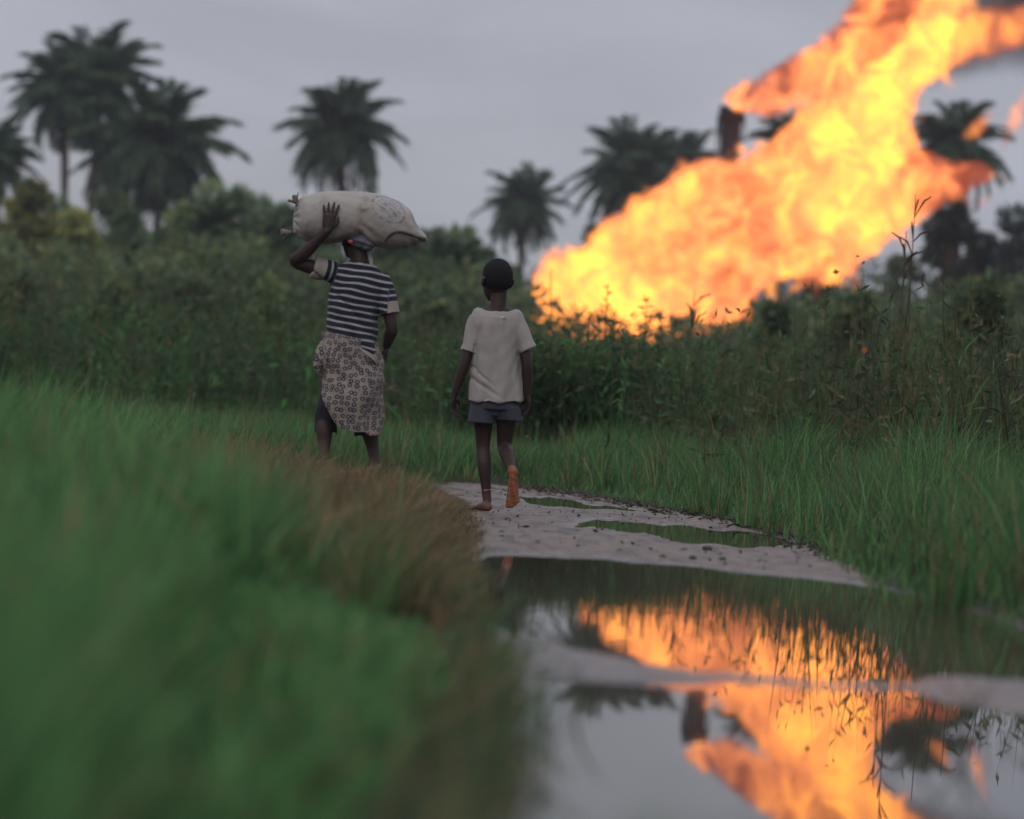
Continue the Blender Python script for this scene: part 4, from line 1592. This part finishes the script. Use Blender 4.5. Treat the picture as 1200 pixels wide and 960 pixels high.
    for sh, en, r0, r1 in ((L(562, 375), L(550.5, 411, -.015), .066, .056), (L(602, 375.5), L(618, 408.5, -.015), .064, .052)):
        ax = (en - sh) / np.linalg.norm(en - sh)
        pts = [sh - ax * .02, sh + ax * .05, en - ax * .04, en, en - ax * .005, en - ax * .05]
        tb.tube(pts, [(r0, r0 * .95), (r0 * .98, r0 * .95), (r1 * 1.0, r1 * 1.05), (r1 * 1.04, r1 * 1.1), (r1 * .86, r1 * .92), (r1 * .5, r1 * .5)], 22, round_ends=False)
    me = garment(tb, 't_shirt', .0045, .0055, 19, 31, 3)
    V = getv(me)
    lowm = sstep(1.05, .75, V[:, 2])
    f1 = np.sin(V[:, 0] * 52 + 2.2 * np.sin(V[:, 2] * 6) + 1) * (.002 + .006 * lowm) * (np.abs(V[:, 0]) < .16)
    f2 = .011 * np.exp(-((V[:, 0] + .098 + .02 * np.sin(V[:, 2] * 9)) / .012) ** 2) * sstep(1.10, 1.02, V[:, 2]) * sstep(.72, .85, V[:, 2])
    f3 = .009 * np.exp(-((V[:, 2] - .74 + .55 * (V[:, 0] + .1)) / .014) ** 2) * sstep(.08, -.02, V[:, 0])
    f4 = .008 * np.exp(-((V[:, 2] - .80 + .75 * (V[:, 0] + .1)) / .012) ** 2) * sstep(.02, -.06, V[:, 0])
    setv(me, V + getn(me) * (f1 - f2 - f3 - f4)[:, None] * (np.linalg.norm(V[:, :1], axis=1) < .19)[:, None])
    m, k, b, tc = m_cloth('beige_cotton', (0.255, 0.228, 0.208))
    link('t_shirt', me, m, root)
    tb = TB()
    c = L(588.5, 370.5, -.094)
    tb.loft([np.array([(c[0] + sx * .018, c[1] + sy * .002 - .002 , c[2] + dz) for sx, sy in ((-1, -1), (1, -1), (1, 1), (-1, 1))]) for dz in (-.008, .008)])
    lab = link('neck_label', tb.mesh('neck_label', False), m_plain('white_tag', (.36, .34, .32), .8, .2, .05), root)
    # shorts
    tb = TB()
    tb.loft([ring(L(580, 462), .128, .10, 40), ring(L(580, 470), .140, .112, 40, .01), ring(L(580, 477), .142, .112, 40, .012), ring(L(580, 480), .11, .08, 40)])
    for c0, c1, rr in ((L(566, 474), L(564.2, 493.5, .0), .076), (L(594, 474), L(596, 490.5, .02), .078)):
        tb.loft([ring(c0, rr, .095, 30), ring((c0 + c1) / 2, rr * 1.03, .1, 30, .02, 5), ring(c1, rr * 1.08, .105, 30, .035, 5, 1), ring(c1 + np.array((0, 0, .004)), rr * .95, .092, 30, .03, 5, 1), ring(c1 + np.array((0, 0, .05)), rr * .5, .05, 30)])
    tb.ball(L(580, 482), (.06, .085, .035))
    me = garment(tb, 'shorts', .0045, .003, 26, 41, 2)
    m, k, b, tc = m_cloth('dark_shorts_cotton', (0.040, 0.040, 0.052))
    link('shorts', me, m, root)
    # anklet
    tb = TB()
    an = np.linspace(0, 2 * np.pi, 15)
    c = a1 + np.array((.0, .0, .075))
    tb.tube([c + np.array((math.cos(x) * .031, math.sin(x) * .031, .004 * math.cos(x))) for x in an], [.003] * 15, 6, round_ends=False)
    link('anklet', tb.mesh('anklet'), m_plain('pale_string', (.3, .24, .18), .8), root)


build_child()


# ---- the load carrier
def build_carrier():
    S = 181.5
    bx, by, Yd = 405.0, 566.0, 24.8
    base = P(bx, by, Yd)
    z0 = float(gz(base.x, base.y)[0])
    root = empty('person', (base.x, base.y, base.z))
    tag(root, 'person in striped shirt and patterned wrap carrying a sack on the head', 'person')
    gl = z0 - base.z

    def L(px, py, y=0.0):
        return np.array((((px - bx) - .06 * (by - py)) / S, y, (by - py + .06 * (px - bx)) / S))
    tb = TB()
    tb.limb([L(410, 420), L(411, 395), L(413, 370), L(416, 345, -.01), L(419, 328, -.01), L(421, 314, .0)],
            [(.140, .105), (.125, .095), (.12, .09), (.138, .10), (.135, .09), (.09, .065)], 18)
    sl, sr = L(397, 322), L(449, 331)
    for p in (sl, sr):
        tb.tube([p - np.array((0, 0, .02)), (p + L(422, 320)) / 2, L(422, 312)], [.045, .045, .045], 12)
    tb.tube([L(421, 318), L(421.5, 306, .0), L(418, 290, .02)], [.064, .060, .062], 14)
    hs = .225
    hc = L(415.5, 284, .03)
    q = head(tb, hc, hs, .60)
    # raised arm
    el, wr = L(347, 307, -.10), L(385, 273, -.205)
    tb.limb([sl, (sl + el) / 2 + np.array((0, 0, -.005)), el, el * .68 + wr * .32 + np.array((-.0, 0, -.008)), wr], [.058, .050, .042, .043, .027], 12)
    hand(tb, wr + (wr - el) * .02, L(388.5, 247, -.20) - wr, (0, 1, 0), (1, 0, -.1), .192, .10, .26)
    # hanging arm
    er, wr2 = L(459.5, 385, -.03), L(453, 403, .05)
    wr2 = L(452.5, 406, .07)
    tb.limb([sr, (sr + er) / 2, er, er * .65 + wr2 * .35, wr2], [.056, .048, .040, .041, .027], 12)
    hand(tb, wr2, L(450.5, 426, .09) - wr2, (-1, .2, 0), (-.2, .9, 0), .165, .55)
    # legs
    for h, k, a, toe in ((L(395, 425), L(380.5, 487, .06), L(379, 0), (-.05, .16)), (L(425, 425), L(430, 490, .12), L(439, 0), (.04, .16))):
        a = np.array((L(379.5 if h[0] < 0 else 438.5, 552)[0], -.02 if h[0] < 0 else .10, gl + .085))
        tb.limb([h, (h + k) / 2 + np.array((0, .01, 0)), k, k * .7 + a * .3 + np.array((0, -.03, 0)), k * .35 + a * .65 + np.array((0, -.015, 0)), a], [.092, .076, .056, .057, .042, .036], 14)
        foot(tb, a + np.array((0, -.07, -.08)), a + np.array((toe[0], toe[1], -.082)), (0, 0, 1), .25)
    me = solid(tb, 'body', .0046, 3)
    V = getv(me)
    col = np.tile(SKIN * .92, (len(V), 1))
    a = me.color_attributes.new('col', 'FLOAT_COLOR', 'POINT')
    dry = sstep(.34, .12, V[:, 2] - gl)[:, None] * .35
    col = col * (1 - dry) + np.array((.15, .10, .085)) * dry
    a.data.foreach_set('color', np.concatenate([col, np.ones((len(V), 1))], 1).astype(np.float32).ravel())
    link('body', me, M_SKIN, root)
    eyes(root, q, hs)
    # hair below the head pad
    Rm = rotz(.6)
    tb = TB()
    tb.ball(q(0, -.05, .10), np.array((.342, .41, .39)) * hs, Rm, 22, 14)
    me = tb.mesh('hair')
    V = getv(me)
    lo = (V - q(0, 0, 0)) @ Rm / hs
    low = lo[:, 2] < np.where(lo[:, 1] > .1, .14, -.16)
    V[low] = q(0, -.03, .05) + (V[low] - q(0, -.03, .05)) * .8
    setv(me, V)
    link('hair', me, M_HAIR, root)
    # shirt
    tb = TB()

    def tilt(x, y):
        return -.27 * x + .10 * np.clip(x + .02, -.2, 0)

    def sh_(x, y):
        return -.10 * np.clip(x, 0, 1) - .02 * np.clip(x, -1, 0) + .015 * (x / .1) ** 2 * 0

    def til2(x, y):
        return -.16 * x
    rg = [ring(L(412, 375), .10, .07, 48), ring(L(411.5, 406), .15, .11, 48, dz=tilt), ring(L(411.5, 409), .168, .132, 48, .022, 6, .4, tilt), ring(L(411.5, 407), .173, .136, 48, .024, 6, .4, tilt),
          ring(L(412, 396), .168, .132, 48, .024, 6, .6, til2), ring(L(413, 378), .160, .124, 48, .02, 6, .9), ring(L(415, 358), .172, .130, 48, .01, 6, 1.3), ring(L(418, 342), .182, .132, 48, .004),
          ring(L(420.5, 330), .186, .124, 48), ring(L(420, 321), .172, .112, 48, dz=sh_), ring(L(420.5, 315), .145, .100, 48, dz=sh_), ring(L(421.5, 310.5), .112, .090, 48, dz=sh_), ring(L(422.5, 308.5), .090, .080, 48, dz=sh_), ring(L(422.5, 311), .076, .068, 48, dz=sh_), ring(L(422, 325), .05, .045, 48)]
    tb.loft(rg)
    ua = (el - sl) / np.linalg.norm(el - sl)
    e1 = sl + ua * .185
    tb.tube([sl - ua * .05, sl + ua * .03, sl + ua * .10, e1, e1 - ua * .006, e1 - ua * .05], [.045, .070, .074, .074, .062, .04], 22, round_ends=False)
    ub = (er - sr) / np.linalg.norm(er - sr)
    e2 = sr + ub * .215
    tb.tube([sr - ub * .05, sr + ub * .03, sr + ub * .12, e2, e2 - ub * .006, e2 - ub * .05], [.04, .064, .070, .068, .057, .035], 22, round_ends=False)
    me = garment(tb, 'striped_shirt', .0046, .0042, 24, 51, 3)
    V = getv(me)
    fd = .007 * np.sin((V[:, 2] * 1.0 + V[:, 0] * .8) * 42 + 2 * np.sin(V[:, 0] * 12)) * sstep(1.18, .98, V[:, 2]) * (V[:, 2] < 1.3)
    fd += .009 * np.exp(-((V[:, 2] - 1.2 + .9 * (V[:, 0] + .12)) / .014) ** 2) * (V[:, 0] < .02)
    V = V - getn(me) * fd[:, None]
    setv(me, V)
    sc = V[:, 2] + V[:, 0] * (.10 + .18 * np.clip(1.25 - V[:, 2], 0, .5)) + .006 * wob(V, 16, 60) + .010 * np.sin(V[:, 0] * 14 + 1) * np.clip(1.1 - V[:, 2], 0, 1)
    cuff = np.zeros(len(V))
    for s0, u, ln, xs in ((sl, ua, .185, -1), (sr, ub, .215, 1)):
        t = (V - s0) @ u
        dist = np.linalg.norm(V - s0 - t[:, None] * u, axis=1)
        arm = (dist < .1) & (t > (.035 if xs < 0 else .06)) & (t < .3)
        if xs > 0:
            arm &= V[:, 0] > .205 - .0 * V[:, 2]
        sc = np.where(arm, t + (.3 if xs < 0 else .31), sc)
        cuff = np.maximum(cuff, arm * sstep(ln - .075, ln - .068, t))
    # collar rim
    cuff = np.maximum(cuff, sstep(.012, .006, np.abs(np.linalg.norm((V - L(423, 312)) * np.array((1, 1.1, 1.4)), axis=1) - .088)))
    a = me.color_attributes.new('col', 'FLOAT_COLOR', 'POINT')
    a.data.foreach_set('color', np.stack([sc, cuff, 0 * sc, np.ones(len(V))], 1).astype(np.float32).ravel())
    m, k, b, tc = m_cloth('striped_cotton', (.3, .3, .3))
    at = k.n('ShaderNodeAttribute', attribute_name='col')
    sp = k.n('ShaderNodeSeparateColor')
    k.l(at.outputs['Color'], sp.inputs[0])
    fr = k.math('FRACT', k.math('MULTIPLY', sp.outputs[0], 1 / .0435))
    st = k.math('MULTIPLY', k.smooth(fr, .32, .37), k.math('SUBTRACT', 1.0, k.smooth(fr, .63, .68)))
    n = k.noise(tc.outputs['Object'], 14, 3)
    wht = k.mix(n, (.24, .225, .22), (.32, .30, .295))
    c = k.mix(st, k.mix(n, (.011, .012, .024), (.018, .020, .035)), wht)
    c = k.mix(sp.outputs[1], c, k.mix(n, (.22, .18, .15), (.29, .245, .205)))
    k.l(c, b.inputs['Base Color'])
    link('striped_shirt', me, m, root)
    # dark knee breeches under the wrap
    tb = TB()
    tb.loft([ring(L(410, 402), .135, .105, 36), ring(L(410, 420), .150, .118, 36), ring(L(410, 440), .145, .115, 36), ring(L(410, 446), .10, .08, 36)])
    for h, c1, rr in ((L(397, 425), L(380.5, 507, .05), .072), (L(424, 425), L(426, 512, .12), .068)):
        mid = h * .45 + c1 * .55 + np.array((0, .02, 0))
        tb.loft([ring(h, .092, .1, 28), ring(mid, .086, .095, 28, .02, 5), ring(c1 + np.array((0, .01, .10)), rr * 1.05, .088, 28, .03, 5, 2), ring(c1, rr, .08, 28, .03, 5, 1), ring(c1 + np.array((0, 0, .005)), rr * .86, .068, 28), ring(c1 + np.array((0, 0, .05)), rr * .5, .04, 28)])
    me = garment(tb, 'breeches', .0055, .004, 22, 55, 2)
    m, k, b, tc = m_cloth('dark_breeches_cotton', (0.020, 0.019, 0.027))
    link('breeches', me, m, root)
    # wrap: one sheet round the hips, open on the left side, hem slanting
    nphi, nz = 110, 56
    phi = np.linspace(math.radians(168), math.radians(168 + 372), nphi)     # starts at the left, goes over the back (towards the camera)
    c0 = L(409, 400)
    V = np.zeros((nz, nphi, 3))
    for j, ph in enumerate(phi):
        a = (math.degrees(ph) - 168)
        hem = float(np.interp(a, [0, 12, 28, 40, 50, 62, 75, 90, 110, 130, 165, 200, 240, 270, 300, 330, 372], [L(409, p_)[2] for p_ in (436, 436, 440, 450, 463, 478, 490, 500, 505, 508, 507, 502, 490, 470, 452, 443, 440)]))
        hem += .010 * math.sin(5 * ph + 1) + .006 * math.sin(11 * ph)
        top = c0[2] + .03 - .16 * math.cos(ph) * .16
        for i in range(nz):
            t = i / (nz - 1)
            z = top + (hem - top) * t
            rx = .168 + .058 * math.sin(min(1, t * 1.35) * math.pi / 2) - .020 * t ** 3
            ry = .135 + .045 * math.sin(min(1, t * 1.3) * math.pi / 2)
            fold = 1 + (.012 + .035 * t) * math.sin(7 * ph + 3.2 * t + 1.2) * (.4 + .6 * t) + .022 * math.sin(13 * ph - 5 * t) * t
            sw = .012 * math.sin(9 * t + 3 * ph)
            cx = c0[0] + .032 * t + .012 * math.sin(4 * t)
            over = .006 * (j / nphi)
            V[i, j] = (cx + math.cos(ph) * (rx * fold + over + sw), c0[1] + math.sin(ph) * (ry * fold + over + sw), z)
    idx = (np.arange(nz - 1)[:, None] * nphi + np.arange(nphi - 1)[None]).ravel()
    Vf = V.reshape(-1, 3)
    cr = np.zeros(len(Vf))
    # diagonal creases
    cr = .006 * np.sin(Vf[:, 0] * 38 + Vf[:, 2] * 30 + 2 * np.sin(Vf[:, 2] * 9)) + .004 * wob(Vf, 40, 70)
    dirn = norm((Vf - np.array((c0[0] + .03, c0[1], 0))) * np.array((1, 1, 0)))
    Vf = Vf + dirn * cr[:, None]
    uv = np.stack([np.tile(phi * .205, nz), np.repeat(np.linspace(0, 1, nz), nphi) * np.tile([.5] * nphi, nz), 0 * Vf[:, 0]], 1)
    uv[:, 1] = Vf[:, 2]
    me0 = np_mesh('wrap_skirt', Vf, np.stack([idx, idx + nphi, idx + nphi + 1, idx + 1], 1), None, uv, True)
    me = applied(me0, [('SOLIDIFY', dict(thickness=.004, offset=0)), ('SUBSURF', dict(levels=1, render_levels=1))])
    me.name = 'wrap_skirt'

    def m_wrap():
        m, k, b, tc = m_cloth('printed_wrap', (.3, .3, .3))
        at = k.n('ShaderNodeAttribute', attribute_name='col')
        uvw = at.outputs['Color']
        wv = k.vec('ADD', uvw, k.vec('SCALE', k.vec('SUBTRACT', k.noise(uvw, 20, 2, .5, 0, True), (.5, .5, .5)), scale=.006))
        vo = k.n('ShaderNodeTexVoronoi', voronoi_dimensions='2D', feature='F1')
        k.l(wv, vo.inputs['Vector'])
        vo.inputs['Scale'].default_value = 26.0
        vo.inputs['Randomness'].default_value = .55
        dd = vo.outputs['Distance']
        ringm = k.math('MULTIPLY', k.smooth(dd, .15, .19), k.math('SUBTRACT', 1.0, k.smooth(dd, .36, .40)))
        dot = k.math('SUBTRACT', 1.0, k.smooth(dd, .055, .085))
        v2 = k.n('ShaderNodeTexVoronoi', voronoi_dimensions='2D', feature='F1')
        k.l(wv, v2.inputs['Vector'])
        v2.inputs['Scale'].default_value = 60.0
        sm = k.math('MULTIPLY', k.math('SUBTRACT', 1.0, k.smooth(v2.outputs['Distance'], .16, .24)), k.smooth(dd, .42, .46))
        n = k.noise(tc.outputs['Object'], 9, 4)
        basec = k.mix(n, (.185, .148, .118), (.265, .22, .176))
        c = k.mix(k.math('MAXIMUM', ringm, k.math('MULTIPLY', dot, .6)), basec, (.034, .031, .055))
        c = k.mix(k.math('MULTIPLY', sm, .75), c, (.09, .065, .06))
        k.l(c, b.inputs['Base Color'])
        return m
    mw = m_wrap()
    sk = link('wrap_skirt', me, mw, root)
    # gathered cloth bunched at the left hip
    tb = TB()
    for i, (a, b_, r) in enumerate([((376, 406), (375, 436), .028), ((381, 403), (383, 430), .034), ((374, 422), (382, 444), .026), ((388, 412), (396, 422), .024)]):
        p0, p1 = L(*a, -.10 + .03 * i), L(*b_, -.12 + .02 * i)
        tb.tube([p0, (p0 + p1) / 2 + np.array((-.012, -.02, 0)), p1], [r * .7, r, r * .65], 14)
    me = solid(tb, 'gathered_cloth', .006, 2)
    V = getv(me)
    n = getn(me)
    V = V + n * (.006 * wob(V, 60, 81) + .005 * np.sin(V[:, 0] * 130 + V[:, 2] * 60))[:, None]
    setv(me, V)
    a = me.color_attributes.new('col', 'FLOAT_COLOR', 'POINT')
    a.data.foreach_set('color', np.stack([V[:, 0] + V[:, 1] * .5, V[:, 2], 0 * V[:, 0], np.ones(len(V))], 1).astype(np.float32).ravel())
    link('gathered_cloth', me, mw, sk)
    # folded waist sash on the right
    tb = TB()
    for i in range(5):
        p0, p1 = L(421 + i * 2.5, 408 + i * 2.0, -.160), L(442.5, 420.5 + i * 1.8, -.09)
        tb.tube([p0, (p0 + p1) / 2 + np.array((.008, -.018, 0)), p1], [(.004, .005), (.005, .006), (.004, .005)], 8)
    link('waist_fold', tb.mesh('waist_fold'), m_cloth('cream_cotton', (.25, .205, .17))[0], sk)
    # head pad: folded lilac grey cloth with a pink mark, and a white end hanging behind
    tb = TB()
    Rp = rotz(.3)
    tb.ball(L(418, 277.5, .02), (.105, .125, .062), Rp, 24, 12)
    tb.ball(L(424, 282, -.02), (.085, .105, .055), Rp, 20, 12)
    tb.ball(L(430, 286.5, -.03), (.052, .085, .045), Rp, 20, 12)
    me = solid(tb, 'head_pad', .005, 3)
    V = getv(me)
    setv(me, V + getn(me) * (.004 * wob(V, 40, 91) + .003 * np.sin(V[:, 2] * 170 + V[:, 0] * 40))[:, None])
    pad = link('head_pad', me, m_cloth('lilac_cloth', (.13, .125, .165))[0], root)
    tb = TB()
    tb.ball(L(411.5, 284.5, -.105), (.018, .016, .013), None, 10, 8)
    link('pink_patch', tb.mesh('pink_patch'), m_plain('pink_print', (.5, .09, .10), .8, .2, .1), pad)
    tb = TB()
    tb.tube([L(431, 290, -.01), L(432.5, 298, -.0), L(434, 306, .0), L(434.5, 313, -.02)], [(.014, .012), (.017, .010), (.018, .009), (.012, .006)], 10)
    link('cloth_end', tb.mesh('cloth_end'), m_cloth('white_cotton', (.32, .31, .33))[0], pad)

    # ---- the sack (its own thing)
    sroot = empty('grain_sack', Vector(root.location) + Vector(tuple(L(420, 258, .03))))
    tag(sroot, 'bulging off-white grain sack balanced on the head', 'sack')
    off = L(420, 258, .03)
    top = [(343.5, 258), (344.5, 246), (349, 237), (358, 230.5), (372, 226.5), (390, 225), (410, 225), (432, 226), (450, 229), (463, 234), (474, 241), (483, 252), (490, 264), (496, 273), (499.5, 279)]
    bot = [(343.5, 260), (345, 270), (350, 278), (360, 284), (374, 287), (390, 286), (410, 282), (428, 285), (440, 289.5), (452, 291.5), (464, 292.5), (474, 291), (484, 288), (493, 284), (499.5, 282.5)]
    tw = np.array([L(*p) for p in top])
    bw = np.array([L(*p) for p in bot])
    n = 60
    xs = np.linspace(0, 1, n)
    xs = np.interp(xs, [0, .12, .88, 1], [0, .07, .93, 1])
    x0, x1 = tw[0, 0], tw[-1, 0]
    X = x0 + (x1 - x0) * xs
    zt = np.interp(X, tw[:, 0], tw[:, 2])
    zb = np.interp(X, bw[:, 0], bw[:, 2])
    ker = np.array([.25, .5, .25])
    for _ in range(4):
        zt[1:-1] = np.convolve(zt, ker, 'valid')
        zb[1:-1] = np.convolve(zb, ker, 'valid')
    rings = []
    k = 56
    an = np.linspace(0, 2 * np.pi, k, endpoint=False)
    for i in range(n):
        hz_ = max((zt[i] - zb[i]) / 2, .004)
        cz = (zt[i] + zb[i]) / 2
        u = xs[i]
        wy = .215 * min(1, (max(u, 0) / .10) ** .5 if u < .10 else 1) * (1 if u < .72 else 1 - .45 * ((u - .72) / .28) ** 1.6)
        wy = max(wy, .01)
        ex = .85
        cx_, sx_ = np.cos(an), np.sin(an)
        rings.append(np.stack([np.full(k, X[i]), np.sign(cx_) * np.abs(cx_) ** ex * wy + .03, cz + np.sign(sx_) * np.abs(sx_) ** ex * hz_], 1))
    tb = TB()
    tb.loft(rings)
    me = tb.mesh('sack_cloth')
    me = applied(me, [('SUBSURF', dict(levels=1, render_levels=1))])
    me.name = 'sack_cloth'
    V = getv(me) - off
    nn = getn(me)
    u = (V[:, 0] - (x0 - off[0])) / (x1 - x0)
    d = .006 * wob(V, 14, 101) + .003 * wob(V, 38, 102)
    d += .006 * np.sin(V[:, 0] * 95 + 3 * V[:, 2] * 10) * np.exp(-((u - .93) / .1) ** 2)
    d += -.012 * np.exp(-((u - .53 - .12 * V[:, 2]) / .035) ** 2) * (V[:, 2] < .06)
    d += .007 * np.sin((V[:, 2] * 1.4 + V[:, 0]) * 60) * np.exp(-((u - .56) / .08) ** 2) * np.exp(-((V[:, 2] + .12) / .08) ** 2)
    ang = np.arctan2(V[:, 2], V[:, 1])
    d += .008 * np.sin(ang * 15) * np.exp(-(u / .05) ** 2)
    d *= sstep(-.01, .02, u) * sstep(1.005, .985, u)
    setv(me, V + nn * d[:, None])
    m, kk, b, tc = m_cloth('woven_sack', (.29, .262, .235), .75, 18)
    ob = tc.outputs['Object']
    sep = kk.n('ShaderNodeSeparateXYZ')
    kk.l(ob, sep.inputs[0])
    # worn oval stamp
    ex_ = kk.math('DIVIDE', kk.math('SUBTRACT', sep.outputs[0], .195), .105)
    ez_ = kk.math('DIVIDE', kk.math('ADD', kk.math('SUBTRACT', sep.outputs[2], .070), kk.math('MULTIPLY', ex_, .035)), .078)
    ee = kk.math('SQRT', kk.math('ADD', kk.math('MULTIPLY', ex_, ex_), kk.math('MULTIPLY', ez_, ez_)))
    rim = kk.math('SUBTRACT', 1.0, kk.smooth(kk.math('ABSOLUTE', kk.math('SUBTRACT', ee, 1.0)), .05, .09))
    inn = kk.math('SUBTRACT', 1.0, kk.smooth(ee, .78, .86))
    wv = kk.n('ShaderNodeTexWave', wave_type='BANDS')
    wv.bands_direction = 'DIAGONAL'
    kk.l(ob, wv.inputs[0])
    wv.inputs['Scale'].default_value = 11
    wv.inputs['Distortion'].default_value = 4
    wv.inputs['Detail'].default_value = 3
    strokes = kk.math('MULTIPLY', inn, kk.smooth(wv.outputs['Fac'], .55, .75))
    worn = kk.smooth(kk.noise(ob, 26, 4, .7), .42, .58)
    pm = kk.math('MULTIPLY', kk.math('MAXIMUM', rim, strokes), worn)
    pm = kk.math('MULTIPLY', pm, kk.math('LESS_THAN', sep.outputs[1], .06))
    old = b.inputs['Base Color'].links[0].from_socket
    paler = kk.mix(kk.math('MULTIPLY', kk.math('SUBTRACT', 1.0, kk.smooth(ee, .95, 1.05)), .35), old, (.31, .30, .295))
    dirt = kk.mix(kk.math('MULTIPLY', kk.smooth(kk.noise(ob, 7, 5, .65, .5), .52, .72), .5), paler, (.12, .098, .08))
    cf = kk.mix(kk.math('MULTIPLY', pm, .75), dirt, (.085, .09, .11))
    kk.l(cf, b.inputs['Base Color'])
    cl = link('sack_cloth', me, m, sroot)
    mt, _, _, _ = m_cloth('sack_ears', (.19, .16, .14), .85, 40)
    for c, dr in (((350, 241), (-.6, .75)), ((342.5, 273), (-.97, -.15))):
        p = L(*c, -.03) - off
        dv = np.array((dr[0], -.15, dr[1]))
        dv /= np.linalg.norm(dv)
        s1 = np.cross(dv, (0, 1, 0))
        s1 /= np.linalg.norm(s1)
        s2 = np.cross(dv, s1)
        tb = TB()
        tb.tube([p - dv * .05, p - dv * .02, p, p + dv * .018], [.022, .014, .011, .012], 10)
        ear_rng = random.Random(int(c[0]))
        for a in range(11):
            x = a * .571 + ear_rng.uniform(-.2, .2)
            o_ = s1 * math.cos(x) + s2 * math.sin(x)
            ln = ear_rng.uniform(.04, .072)
            sp_ = ear_rng.uniform(.35, 1.0)
            q0, q1, q2 = p + dv * .008 + o_ * .005, p + dv * ln * .55 + o_ * ln * .32 * sp_, p + dv * ln + o_ * ln * .75 * sp_
            tb.tube([q0, q1, q2], [(.008, .003), (.014, .003), (.011, .0025)], 8, ref=np.cross(dv, o_))
        link('sack_ear', tb.mesh('sack_ear', False), mt, sroot)
        tb = TB()
        an2 = np.linspace(0, 2 * np.pi, 13)
        tb.tube([p + s1 * math.cos(x) * .014 + s2 * math.sin(x) * .014 for x in an2], [.004] * 13, 6, round_ends=False)
        link('tie_string', tb.mesh('tie_string'), m_plain('dark_string', (.05, .042, .038), .9), sroot)
    # stitched seam and thread at the sharp end
    tb = TB()
    sp_ = []
    for p_ in [(452, 284), (456, 279), (461, 275.5), (467, 273.5), (474, 274), (482, 276.5), (489, 279), (495, 280.5), (499, 281)]:
        v = L(*p_)
        zt_, zb_ = np.interp(v[0], X, zt), np.interp(v[0], X, zb)
        u_ = np.interp(v[0], X, xs)
        wy = .215 * (1 if u_ < .72 else 1 - .45 * ((u_ - .72) / .28) ** 1.6)
        sn = min(1, abs((v[2] - (zt_ + zb_) / 2) / max((zt_ - zb_) / 2, .004))) ** (1 / .85)
        sp_.append(np.array((v[0], .03 - wy * math.sqrt(1 - sn * sn) ** .85 - .004, v[2])))
    tb.limb([p - off for p in sp_], [.004, .007, .009, .009, .008, .008, .008, .008, .006], 6)
    link('seam', tb.mesh('seam'), m_plain('seam_thread', (.07, .052, .04), .9), sroot)
    tb = TB()
    tb.tube([L(498.5, 281, 0) - off, L(499.5, 285, -.005) - off, L(499.7, 290.5, 0) - off], [.003, .002, .0015], 5)
    link('loose_thread', tb.mesh('loose_thread'), m_plain('loose_string', (.10, .08, .06), .9), sroot)


build_carrier()

# ------------------------------------------------------------------ thin haze in the air
def build_haze():
    m, k = new_mat('thin_haze')
    v = k.n('ShaderNodeVolumePrincipled')
    v.inputs['Color'].default_value = (0.85, 0.88, 0.95, 1)
    v.inputs['Density'].default_value = 0.00028
    finish(k, None, v.outputs[0])
    x0, x1, y0, y1, z0, z1 = -400, 400, -80, 420, -1.5, 60
    V = [(x, y, z) for z in (z0, z1) for y in (y0, y1) for x in (x0, x1)]
    q = [(0, 2, 3, 1), (4, 5, 7, 6), (0, 1, 5, 4), (2, 6, 7, 3), (0, 4, 6, 2), (1, 3, 7, 5)]
    o = link('haze', np_mesh('haze', V, q), m)
    tag(o, 'thin damp haze softening the far trees', 'haze', kind='stuff')


build_haze()
